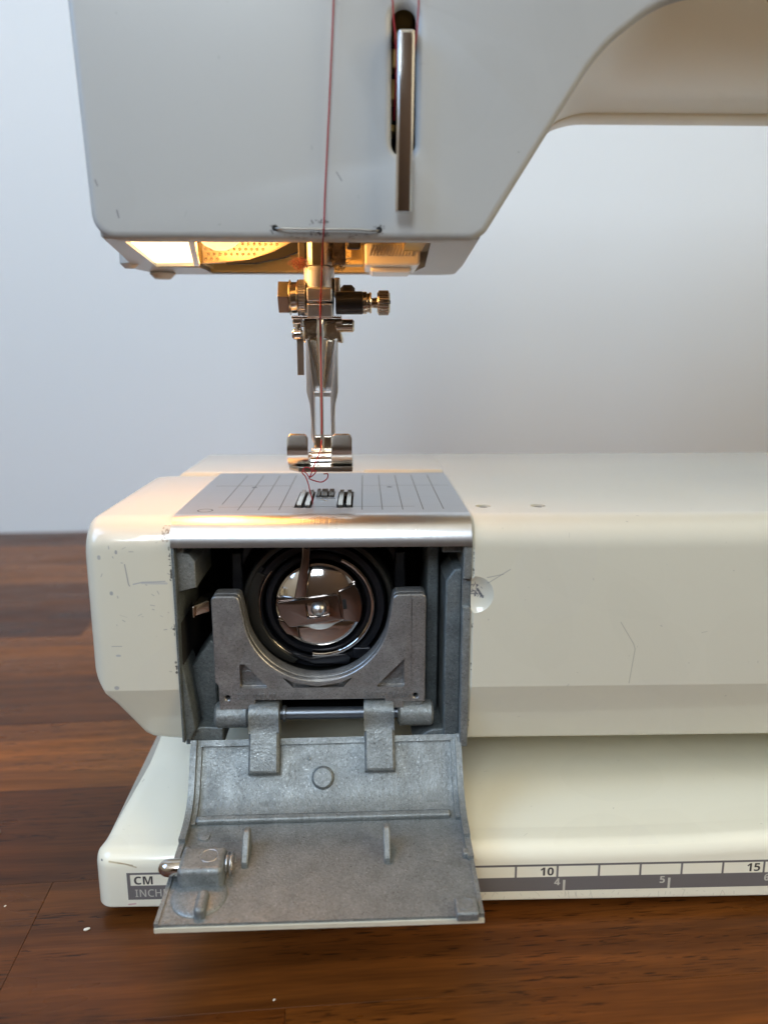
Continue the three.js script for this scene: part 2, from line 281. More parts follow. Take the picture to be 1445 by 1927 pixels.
{
  const maps = [1, 2, 3].map(woodMap), smear = dataTex(512, 512, (x, y) => 0.55 + 0.3 * tileNoise(x, y, 512, 7, 9) + 0.2 * tileNoise(x, y, 512, 30, 10), false);
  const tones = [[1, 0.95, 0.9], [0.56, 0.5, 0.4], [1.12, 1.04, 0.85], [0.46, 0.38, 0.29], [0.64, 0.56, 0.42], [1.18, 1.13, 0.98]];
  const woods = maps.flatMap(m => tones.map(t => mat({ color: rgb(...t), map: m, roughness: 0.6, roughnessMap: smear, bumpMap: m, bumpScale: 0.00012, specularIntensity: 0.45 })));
  const top = struct(obj('table_top', T(new THREE.BoxGeometry(1596, 24, 602), 100, -18.2, room.back + 301.5), M.floor)); place(top);
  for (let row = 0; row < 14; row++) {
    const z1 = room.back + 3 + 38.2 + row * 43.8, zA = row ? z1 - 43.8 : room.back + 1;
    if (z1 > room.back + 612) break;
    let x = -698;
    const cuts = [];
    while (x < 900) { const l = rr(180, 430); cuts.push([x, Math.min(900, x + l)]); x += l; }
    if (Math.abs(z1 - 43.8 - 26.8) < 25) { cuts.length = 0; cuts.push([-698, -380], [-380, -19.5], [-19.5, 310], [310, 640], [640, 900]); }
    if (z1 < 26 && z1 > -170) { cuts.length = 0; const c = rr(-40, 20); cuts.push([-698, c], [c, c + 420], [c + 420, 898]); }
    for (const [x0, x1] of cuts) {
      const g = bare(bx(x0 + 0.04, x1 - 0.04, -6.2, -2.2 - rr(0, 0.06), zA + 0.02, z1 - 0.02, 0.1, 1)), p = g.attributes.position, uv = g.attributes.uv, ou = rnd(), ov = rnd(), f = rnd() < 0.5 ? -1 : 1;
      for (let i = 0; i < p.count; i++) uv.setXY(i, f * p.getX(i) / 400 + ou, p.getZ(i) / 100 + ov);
      obj('plank', g, woods[Math.floor(rnd() * 3) * 6 + (z1 > 0 ? [1, 3, 3, 4, 1, 3] : [0, 1, 2, 3, 4, 5])[Math.floor(rnd() * 6)]], top);  // near boards only dark: shade over the table is put into their colour
    }
  }
}

// ================================================================ the sewing machine
const machine = new THREE.Group();
machine.name = 'sewing_machine';
machine.userData = { label: 'white and cream sewing machine with its hook cover hanging open and lamp lit', category: 'sewing machine' };
scene.add(machine);

// ---- base
{
  const prof = (e, dy) => roundPoly([[-110 + e, 0.6, 1], [-110 + e, 26, 2], [-62 + e * 0.3, 22.5, 30], [-24, 16.6 + dy * 0.4, 40], [6, 15.2 - e * 0.6 + dy, 6], [14 - e, 15.4 - e * 0.6 + dy, 4.4], [14 - e, 0.6, 0.8]], 9);
  const sec = [], R = 4.2;
  for (let i = 0; i <= 8; i++) { const t = i / 8, e = R * (1 - Math.sin(t * Math.PI / 2)); sec.push({ x: -64.6 + R * (1 - Math.cos(t * Math.PI / 2)), p: prof(e, 0) }); }
  for (const x of [-40, 0, 30, 50]) sec.push({ x, p: prof(0, 0) });
  for (let x = 60; x <= 330; x += 15) sec.push({ x, p: prof(0, Math.min(14, ((x - 48) / 50) ** 2 * 1.5)) });
  const baseG = loftX(sec, 0.45), bp = baseG.attributes.position;
  for (let i = 0; i < bp.count; i++) { const w = THREE.MathUtils.clamp((-20 - bp.getX(i)) / 40, 0, 1), t = THREE.MathUtils.clamp((10 - bp.getZ(i)) / 55, 0, 1); bp.setX(i, bp.getX(i) + w * (4.3 * (1 - (1 - t) ** 2) - 0.4)); }
  obj('base', baseG, M.base, machine);
  for (const [x, z] of [[-52, 2], [-52, -92], [200, 2], [200, -92]]) obj('rubber_foot', turn(rod(6, 2.9, 0.4), 'y', x, -2.2, z - 4), M.rubber, machine);
  // printed ruler on the front
  const L = 190, H = 7.3, k = 2048 / L, map = canvasTex(2048, 80, (g, W, h) => {
    const s = h / H, X = mm => (mm + 57) * k, grey = '#6f6b6a';
    g.fillStyle = '#efead6'; g.fillRect(0, 0, W, h);
    g.fillStyle = grey; g.fillRect(0, 0, W, 0.55 * s); g.fillRect(0, 3.5 * s, W, h); g.fillRect(0, 0, 0.8 * k, h);
    for (let c = 2; c < 19; c++) { g.fillStyle = grey; g.fillRect(X(-54.9 + c * 10.1) - 0.24 * k, 0, 0.48 * k, 3.6 * s); }
    g.textBaseline = 'alphabetic'; g.textAlign = 'right';
    g.fillStyle = '#3d3938'; g.font = `bold ${3.1 * s}px sans-serif`;
    for (const c of [5, 10, 15]) g.fillText(String(c), X(-54.9 + c * 10.1) - 0.8 * k, 3.05 * s);
    g.textAlign = 'left'; g.fillText('CM', X(-56) + 0.5 * k, 3.15 * s);
    g.fillStyle = '#c9c5b8'; g.font = `${2.75 * s}px sans-serif`; g.fillText('INCHES', X(-55.9) + 0.5 * k, 6.6 * s);
    g.textAlign = 'right'; g.font = `bold ${2.6 * s}px sans-serif`;
    for (let c = 2; c < 8; c++) { const x = X(-55.2 + c * 25.7); g.fillText(String(c), x - 0.7 * k, 5.9 * s); g.fillRect(x - 0.05 * k, 4.4 * s, 0.6 * k, 3 * s); }
  });
  const ruler = obj('ruler', T(new THREE.PlaneGeometry(L, H), -57 + L / 2, 7.1, 14.06, 0, 0, 0.0042), mat({ map, roughness: 0.4, clearcoat: 0.4, clearcoatRoughness: 0.15 }), machine, 'printed grey centimetre and inch scale');
  ruler.castShadow = false;
}

// ---- free arm
{
  const prof = (o) => {
    const { zF = 0, yT = 93, yB = 33.6, zB = -118.5, rt = 7.5, rb = 2 } = o, yc = Math.max(50.4, yB + 1.2), zb = zF - 5 * (yc - yB) / 17;
    return roundPoly([[zB, yB, 3], [zB, yT, 8], [zF, yT, rt], [zF, yc, 1.6], [zb, yB, rb]], 9);
  };
  // long right part, with a finger notch and two screw holes cut into it
  let right = bare(loftX([25.6, 26.2, 40, 90, 200, 340].map((x, i) => ({ x, p: prof(i ? {} : { zF: -0.45, yT: 92.7 }) }))));
  const cut = (a, g) => { const A = new Brush(a), B = new Brush(bare(g)); A.updateMatrixWorld(); B.updateMatrixWorld(); const ev = new Evaluator(); ev.useGroups = false; return bare(ev.evaluate(A, B, SUBTRACTION).geometry); };
  right = cut(right, T(new THREE.SphereGeometry(8.6, 64, 48), 26.4, 74.3, 7.25));
  for (const x of [30.2, 44.2]) right = cut(right, T(new THREE.CylinderGeometry(2.0, 1.8, 5, 32), x, 92.0, -15));
  const nose = [];
  const cham = x => x > -46 ? 33.8 : x > -55 ? 33.8 + (-46 - x) * 0.16 : 35.2 + (-55 - x) * 1.62 - 0.0;
  for (const x of [-45.6, -50, -54, -55.5, -57, -59, -61, -62.5]) { const e = x < -61 ? 0.15 : 0; nose.push({ x, p: prof({ zF: -e + (x === -45.6 ? -0.4 : 0), yB: cham(x), yT: 93 - e, zB: -70, rb: 3.5 }) }); }
  const R = 3.6; for (let i = 1; i <= 8; i++) { const a = i / 8 * Math.PI / 2, x = -62.9 - R * Math.sin(a), e = 0.15 + R * (1 - Math.cos(a)); nose.push({ x, p: prof({ zF: -e, yB: cham(x) + e * 0.5, yT: 93 - e * 0.75, zB: -70 + e, rb: 3.5 }) }); }
  const backEnd = []; for (let i = 0; i <= 6; i++) { const a = i / 6 * Math.PI / 2, e = 3 * (1 - Math.sin(a)); backEnd.push({ x: -60 + 3 * (1 - Math.cos(a)), p: roundPoly([[-118.5 + e, 34, 3], [-118.5 + e, 93 - e, 8], [-70.02, 93 - e, 0.2], [-70.02, 34, 0.2]], 9) }); }
  backEnd.push({ x: 25.6, p: roundPoly([[-118.5, 34, 3], [-118.5, 93, 8], [-70.02, 93, 0.2], [-70.02, 34, 0.2]], 9) });
  const armMesh = obj('free_arm', [right, loftX(nose), loftX(backEnd), bx(-45.6, 25.6, 60, 92.9, -70.01, -65.6, 0.1, 1)], M.arm, machine);
  obj('insert_lip', bx(0, 25.2, 92.6, 93.9, -70.4, -68.6, 0.35), M.arm, armMesh);
  for (const x of [30.2, 44.2]) { const s = obj('screw', [turn([[0, 0], [0, 1.7], [0.5, 1.6], [0.7, 1.2], [0.78, 0]], 'y', x, 91.85, -15), ], M.oldBrass, armMesh); obj('screw_slot', bx(x - 1, x + 1, 92.45, 92.7, -15.2, -14.8, 0.02, 1), M.dark, s); }
  // inside of the arm
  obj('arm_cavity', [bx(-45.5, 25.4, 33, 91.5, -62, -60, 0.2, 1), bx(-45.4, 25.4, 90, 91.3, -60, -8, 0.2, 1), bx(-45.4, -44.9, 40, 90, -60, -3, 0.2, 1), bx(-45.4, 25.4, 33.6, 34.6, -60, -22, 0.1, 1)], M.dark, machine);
  obj('edge_flange', [slab([[23.5, 34.2], [25.5, 34.2], [25.62, 70.4], [25.2, 71.2], [23.5, 71.2]], -46, 0.12, 0.4), slab([[23.5, 71.0], [25.62, 71.0], [25.62, 78.6], [23.5, 78.6]], -46, -1.5, 0.3), slab([[23.5, 78.2], [25.2, 78.2], [25.6, 79.2], [25.6, 87.6], [23.5, 87.6]], -46, 0.12, 0.4)], M.zinc, machine);
  obj('casting_wall', [
    slab([[19.6, 35.4], [23.6, 35.4], [23.6, 80.5], [21.6, 80], [19.6, 77]], -40, -2.2, 0.8),
    slab([[15.9, 36.6], [19.0, 36.6], [19.0, 87.6], [15.9, 87.6]], -40, -13, 0.8),
    slab([[18.8, 84], [23.6, 84], [23.6, 87.8], [18.8, 87.8]], -30, -3, 0.5),
    slab([[12, 34], [23.6, 34], [23.6, 37.5], [17, 37.5], [15, 36.5]], -16, -3, 0.7)], M.dullZinc, machine);
  obj('latch_bracket', [slab([[-45.4, 74.6], [-40.6, 75.8], [-40.6, 82.4], [-42, 84.2], [-43.2, 84.6], [-43, 88], [-45.4, 88]], -22, -2.5, 0.5)], M.zinc, machine);
  obj('casting_gusset', [slab([[-45.4, 36], [-38.2, 36], [-38.2, 59.5], [-39.5, 59.5], [-45.4, 51.5]], -26, -9, 0.8), slab([[-45.5, 36.5], [-43.9, 36.2], [-42.4, 39], [-44.4, 54.5], [-45.5, 57]], -14, -1.4, 0.6), slab([[-45.5, 33.9], [-36, 33.9], [-36, 38.5], [-41, 38.8], [-45.5, 38]], -14, -3.2, 0.6)], M.dullZinc, machine);
  obj('edge_strip', slab([[-45.55, 36.4], [-44.9, 36.2], [-45.1, 52], [-44.8, 74], [-44.8, 88], [-45.55, 88]], -24, -0.1, 0.2), M.dullZinc, machine);
  obj('spring_catch', [slab([[-42.2, 67.2], [-38.6, 68.4], [-38.6, 71], [-39, 71.1], [-42.2, 69.9]], -14, -6.5, 0.15), bx(-42.6, -42.1, 67.1, 69.9, -10, -5.6, 0.15)], M.nickel, machine);
  obj('screw', [turn([[0, 1.2], [0.4, 1.45], [0.8, 1.2], [1.2, 1.45], [1.6, 1.2], [2.0, 1.45], [2.4, 1.2], [2.6, 0]], 'y', -35.6, 84.8, -16)], M.steel, machine);
}

// ---- needle plate and feed dogs
{
  const plateMap = canvasTex(1024, 1024, (g, W) => { // x -46..26, z -66..-2 : engraved seam guides
    const k = W / 72, X = x => (x + 46) * k, Z = z => (z + 70) * k;
    g.fillStyle = '#ffffff'; g.fillRect(0, 0, W, W);
    for (let i = 0; i < 5200; i++) { g.fillStyle = `rgba(${rnd() < 0.5 ? '60,60,60' : '255,255,255'},${rr(0.01, 0.05)})`; g.fillRect(rr(-60, W), rr(0, W), rr(40, 300), 1); }
    const ln = (x0, z0, x1, z1, w = 0.24) => { g.strokeStyle = '#8e8478'; g.lineWidth = w * k; g.beginPath(); g.moveTo(X(x0), Z(z0)); g.lineTo(X(x1), Z(z1)); g.stroke(); };
    for (let i = 0; i < 5; i++) ln(-0.6 + i * 5.05, -61, -0.6 + i * 5.05, -9.5 + (i > 3 ? -0.5 : 0));
    for (let i = 0; i < 4; i++) ln(-21 - i * 5.05, -61, -21 - i * 5.05, i === 3 ? -17 : -9.5);
    ln(-42.5, -43, -21.2, -43, 0.42); ln(-0.6, -43, 24.5, -43, 0.25); ln(-36.5, -13.5, 12.6, -13.5, 0.28);
    g.strokeStyle = '#4b443c'; g.lineWidth = 0.3 * k; g.beginPath(); g.arc(X(-39), Z(-9.6), 1.75 * k, 0, 7); g.stroke();
    for (const x of [-31.2, 7.2]) { g.fillStyle = '#3d372f'; g.beginPath(); g.arc(X(x), Z(-40.5), 0.75 * k, 0, 7); g.fill(); }
  });
  const brush = dataTex(512, 512, (x, y) => 0.5 + 0.5 * (noise.noise(x * 0.9, y * 0.02, 3) + 0.6 * (white[x] - 0.5)), false);
  const m = mat({ color: rgb(0.52, 0.52, 0.535), metalness: 1, roughness: 0.36, map: plateMap, bumpMap: plateMap, bumpScale: 0.0001 });
  const rect = (x0, x1, z0, z1) => [[x0, z0], [x1, z0], [x1, z1], [x0, z1]];
  const hole = ring(-10.6, -21.6, 0.75, 0, 348, 24);
  const holes = [rect(-17.6, -13.3, -33.5, -12.2), rect(-7.0, -2.9, -33.5, -12.2), rect(-13.0, -8.0, -34.5, -26.2), rect(-12.9, -7.6, -24.7, -24.1), hole];
  const top = plan(roundPoly([[-45.5, -65.4, 0.4], [25.4, -65.4, 0.4], [25.4, -6.0, 0], [-45.5, -6.0, 0]], 2), 92.1, 93.35, 0, holes);
  const p = bare(top), uv = p.attributes.uv, q = p.attributes.position;
  for (let i = 0; i < q.count; i++) uv.setXY(i, (q.getX(i) + 46) / 72, 1 - (q.getZ(i) + 70) / 72);
  const plate = obj('needle_plate', p, m, machine, 'brushed steel needle plate with engraved seam guides');
  // rolled front edge
  const o = [], inn = []; for (let i = 0; i <= 14; i++) { const a = Math.PI / 2 - i / 14 * Math.PI / 2 * 1.02; o.push([-6 + 6.6 * Math.cos(a), 86.75 + 6.6 * Math.sin(a)]); inn.push([-6 + 5.5 * Math.cos(a), 86.75 + 5.5 * Math.sin(a)]); }
  o.push([0.5, 87.6], [0.2, 87.15]); inn.push([-0.6, 87.2]);
  const prof = [...o, ...inn.reverse()];
  const roll = bare(loftX([{ x: -45.5, p: prof }, { x: 25.4, p: prof }], 0.5)), ru = roll.attributes.uv, rq = roll.attributes.position;
  for (let i = 0; i < rq.count; i++) ru.setXY(i, rq.getX(i) / 60, rq.getY(i) / 60);
  obj('rolled_edge', roll, mat({ color: rgb(0.66, 0.66, 0.67), metalness: 1, roughness: 0.3, bumpMap: brush, bumpScale: 0.00003 }), plate);
  obj('needle_hole_ring', T(new THREE.TorusGeometry(1.0, 0.16, 8, 32), -10.6, 93.33, -21.6, Math.PI / 2), M.steel, plate);
  const feed = obj('feed_dog', bx(-17.4, -3.1, 84, 90.4, -36, -10, 0.5), M.black, machine);
  const teeth = (x0, x1, z0, z1, n) => { const out = [bx(x0, x1, 90, 93.9, z0, z1, 0.15, 1)]; const d = (z1 - z0) / n; for (let i = 0; i < n; i++) out.push(T(new THREE.CylinderGeometry(0.01, d * 0.62, 0.55, 4, 1).rotateY(Math.PI / 4), (x0 + x1) / 2, 94.1, z0 + d * (i + 0.5)).scale(1, 1, 1)); return out; };
  const bar = (x0, x1, z0, z1, n) => { const out = [bx(x0, x1, 90, 93.7, z0, z1, 0.15, 1)], d = (z1 - z0) / n; for (let i = 0; i < n; i++) out.push(slabX([[z0 + d * i + 0.08, 93.6], [z0 + d * i + d * 0.75, 94.35], [z0 + d * (i + 1) - 0.05, 93.6]], x0 + 0.03, x1 - 0.03)); return out; };
  function slabX(pts, x0, x1) { return loftX([{ x: x0, p: pts }, { x: x1, p: pts }], 0.3); }
  for (const [a, b, c, d, n] of [[-17.0, -15.85, -32.5, -14.2, 12], [-14.95, -13.75, -32.5, -14.2, 12], [-6.6, -5.45, -32.5, -14.2, 12], [-4.55, -3.4, -32.5, -14.2, 12], [-12.8, -11.9, -34, -27, 5], [-11.6, -9.9, -34, -27, 5], [-9.5, -8.2, -34, -27, 5]]) obj('feed_tooth_bar', bar(a, b, c, d, n), M.feed, feed);
}

// ---- hook frame (cast U-shaped gate), rotary hook and bobbin case
const HC = [-11.8, 69.0];
{
  const arc = ring(HC[0], HC[1], 17.9, 187, 353, 60);
  const outline = [[-37.4, 72.0], ...ring(-36.2, 72.2, 1.2, 180, 90, 6), ...ring(-32.0, 71.9, 1.5, 90, 10, 8), ...arc, ...ring(8.3, 72.0, 1.5, 170, 90, 8), [10.8, 73.6], [11.2, 73.6], ...ring(13.8, 72.4, 1.2, 90, 0, 6), [15.0, 45.2], [9.6, 45.2], [9.6, 43.5], [4.8, 43.5], [4.8, 46], [-27.6, 46], [-27.6, 43.5], [-36.6, 43.5], [-36.6, 50], [-37.4, 51]];
  const f = obj('hook_frame', slab(outline, -9.5, -5.3, 0.4), M.frame, machine, 'grey cast frame round the rotary hook');
  const pocketL = roundPoly([[-31.6, 48.9, 0.8], [-31.6, 56.2, 0.9], [-29.6, 56.2, 0.9], [-23.0, 48.9, 0.8]], 4);
  const pocketR = roundPoly([[1.4, 48.9, 0.8], [9.4, 57.2, 0.9], [10.2, 57, 0.9], [10.2, 48.9, 0.8]], 4);
  const mid = roundPoly([[-18.2, 48.9, 0.6], [-22.6, 53.6, 0.6], [-17.6, 51.2, 1], [-12, 50.1, 1], [-6.2, 51.1, 1], [-1.2, 53.6, 0.6], [-5.4, 48.9, 0.6]], 4);
  const slot = roundPoly([[11.0, 50, 0.2], [11.0, 72.4, 0.2], [12.0, 72.4, 0.2], [12.0, 50, 0.2]], 2);
  obj('raised_rib', slab(outline, -5.25, -2.9, 0.45, [pocketL, pocketR, mid, slot, ring(-34.4, 46.8, 0.62, 0, 345, 20), ring(12.6, 46.9, 0.62, 0, 345, 20)]), M.frameWorn, f);
  for (const [x, y] of [[-29.4, 51.3], [7.6, 52]]) obj('pin_mark', T(new THREE.TorusGeometry(1.7, 0.14, 6, 36), x, y, -5.25), M.frame, f);
  for (const [x, y] of [[-34.4, 46.8], [12.6, 46.9]]) obj('pin_hole', T(new THREE.CircleGeometry(0.62, 20), x, y, -5.1), M.dark, f);
  obj('embossed_text', [text('501 018 00', 1.6, -32.2, 46.3, -2.95, 0.35, 10), text('SWISS MADE', 1.6, -0.2, 46.4, -2.95, 0.35, 11.2)], M.frame, f);
  const marks = []; for (let i = 0; i < 16; i++) { const x = -20.5 + i * 1.2; marks.push(T(new THREE.BoxGeometry(0.14, 1.3 * rr(0.5, 1.1), 0.24), x + rr(-0.2, 0.2), 47.1, -2.9, 0, 0, rr(-0.6, 0.6))); }
  obj('scratch_mark', marks, M.frame, f);
  obj('knuckle', [turn(rod(3.3, 8.6, 0.6), 'x', -38.0, 41.2, -5.2), bx(-36.8, -29.4, 40.6, 44.6, -8, -3.6, 0.6)], M.zinc, f);
  obj('knuckle', [turn(rod(3.3, 9.0, 0.6), 'x', 8.2, 41.2, -5.2), bx(8.4, 14.6, 40.6, 46, -8, -3.6, 0.6)], M.zinc, f);
  obj('hinge_rod', [turn(rod(1.55, 48, 0.1), 'x', -33, 41.4, -5), turn(rod(2.1, 0.9, 0.2), 'x', -21.0, 41.4, -5)], mat({ color: rgb(0.16, 0.18, 0.21), metalness: 0.8, roughness: 0.35 }), f);

  // dark race and hook
  const at = (x, y) => [HC[0] + x, HC[1] - 1.7 + y];
  const C = at(0, 0), hook = new THREE.Group(); hook.name = 'rotary_hook'; machine.add(hook);
  const lathe = (pts, m, name, parent = hook) => obj(name, turn(pts.map(([r, z]) => [z, r]), 'z', C[0], C[1], 0, 96), m, parent);
  lathe([[19.6, -30], [19.6, -12.2], [19.2, -11.6], [18.4, -11.6], [17.9, -12.2], [17.7, -20], [17.7, -30]], M.hookRim, 'race_ring');
  lathe([[17.2, -30], [17.2, -13.8], [16.7, -13.0], [15.2, -13.0], [14.7, -13.6], [14.6, -22], [0.1, -22]], M.hookBlack, 'hook_rim');
  lathe([[13.9, -24], [13.9, -14.6], [13.4, -14.2], [12.4, -14.2], [12, -15], [12, -22]], M.hookBlack, 'basket_rim');
  obj('retaining_arc', [slab(arcBand(C[0] + 0.4, C[1] + 0.3, 12.9, 13.9, -100, 66), -14.2, -11.9, 0.3)], M.caseChrome, hook);
  obj('basket_edge', [slab(arcBand(C[0] - 0.6, C[1], 14.55, 14.85, 140, 258), -13.6, -12.7, 0.1)], M.chrome, hook);  // thin bright strip built as the glint on the dark rim edge
  obj('hook_blade', [slab([...ring(C[0] - 1, C[1] + 1, 17.4, 150, 250), ...ring(C[0] + 1.2, C[1] + 1, 16.6, 246, 152)], -13.2, -11.9, 0.25)], M.hookRim, hook);
  obj('hook_shoe', [slab(roundPoly([[C[0] - 8.4, C[1] - 11.6, 0.3], [C[0] - 2, C[1] - 13.6, 2], [C[0] + 6.6, C[1] - 12.6, 0.8], [C[0] + 8.4, C[1] - 13.6, 0.8], [C[0] + 7.4, C[1] - 15.4, 0.6], [C[0] - 1.6, C[1] - 15.4, 1.5], [C[0] - 5.4, C[1] - 13.8, 1]], 5), -13, -11.2, 0.4)], M.hookBlack, hook);
  obj('hook_latch', [bx(C[0] + 8.6, C[0] + 13.4, C[1] - 14.4, C[1] - 11.2, -15, -12.2, 0.5), T(bx(-2.4, 2.4, -0.5, 0.5, -15.4, -12.2, 0.3), C[0] - 15.2, C[1] + 8.6, 0, 0, 0, 1.05)], M.hookBlack, hook);
  obj('driver_arm', [T(bx(-1.4, 1.4, -6, 6, -24, -18, 0.5), C[0] - 21.5, C[1] + 7, 0), T(bx(-1.4, 1.4, -6, 6, -24, -18, 0.5), C[0] + 21, C[1] + 7, 0), slab(arcBand(C[0], C[1] + 2, 21, 23, 20, 160), -28, -19, 0.4)], M.black, hook);

  // bobbin case
  const bc = new THREE.Group(); bc.name = 'bobbin_case'; machine.add(bc);
  const B = (x, y) => [C[0] + x, C[1] + y];
  const dome = []; for (let i = 0; i <= 24; i++) { const a = i / 24 * 0.82; dome.push([Math.sin(a) * 15.0, -14.2 + (Math.cos(a) - Math.cos(0.82)) * 15.0 * 0.58]); }
  const domeG = turn([...dome.map(([r, z]) => [z, r]).reverse().map(v => v)].map(v => v), 'z', C[0], C[1], 0, 96);
  obj('case_body', [domeG, turn([[-22, 11.3], [-14.6, 11.3], [-14.0, 11.1], [-13.9, 10.6], [-14.3, 10.2]], 'z', C[0], C[1], 0, 96)], M.chrome, bc);
  const zt = -10.4;
  obj('latch_plate', slab(roundPoly([[...B(-10.6, 1.7), 0.4], [...B(5.0, 3.9), 0.8], [...B(6.1, -2.9), 0.6], [...B(-7.4, -5.0), 1.5], [...B(-9.9, -2.0), 1.2]], 6), -11.6, zt, 0.35, [roundPoly([[...B(-3.9, 1.9), 0.9], [...B(2.9, 2.8), 0.9], [...B(3.3, -2.2), 0.9], [...B(-3.2, -3.0), 0.9]], 6)]), M.latchMetal, bc);
  obj('case_band', [slab([...ring(...C, 11.1, 34, -22, 24), ...[B(6.3, -3.4), B(5.2, 4.2)]], -14.2, -11.5, 0.35), slab([...ring(...C, 11.0, 197, 221, 10), B(-5.2, -8.2), B(-5.6, -4.9)], -14.2, -11.7, 0.3), slab([...ring(...C, 11.0, 166, 178, 8), B(-6, 0.8), B(-6, 2.6)], -14, -11.7, 0.3)], M.latchMetal, bc);
  obj('band_slot', [T(bx(-0.5, 0.5, -1.3, 1.3, -0.2, 0.06, 0.05), ...B(6.6, 0.9), -11.45, 0, 0, 0.12)], M.dark, bc);
  obj('lower_flange', [slab([B(-5.6, -5.4), B(7.8, -3.6), B(9.2, -3.7), ...ring(...C, 10.4, -24, -118, 24)], -13.6, -12.2, 0.5)], M.caseChrome, bc);
  obj('latch_finger', [slab([B(-6.2, 2.6), B(-3.1, 3.2), B(-2.0, 13.5), B(-1.7, 17.2), ...ring(...B(-2.75, 17.3), 1.05, 0, 180, 10), B(-4.0, 13.5)], -12.0, -10.7, 0.35)], M.latchMetal, bc);
  obj('finger_tip', [T(new THREE.CircleGeometry(0.62, 24).scale(1, 1.4, 1), ...B(-2.75, 16.6), -10.6)], M.dark, bc);
  obj('centre_pin', [turn([[-13.6, 2.0], [-11, 2.0], [-10.2, 1.9], [-9.5, 1.5], [-9.05, 0.8], [-8.9, 0.05]], 'z', ...C, 0, 40), turn([[-13.4, 2.9], [-12.6, 2.9], [-12.5, 2.1]], 'z', ...C, 0, 40)], M.polished, bc);
}

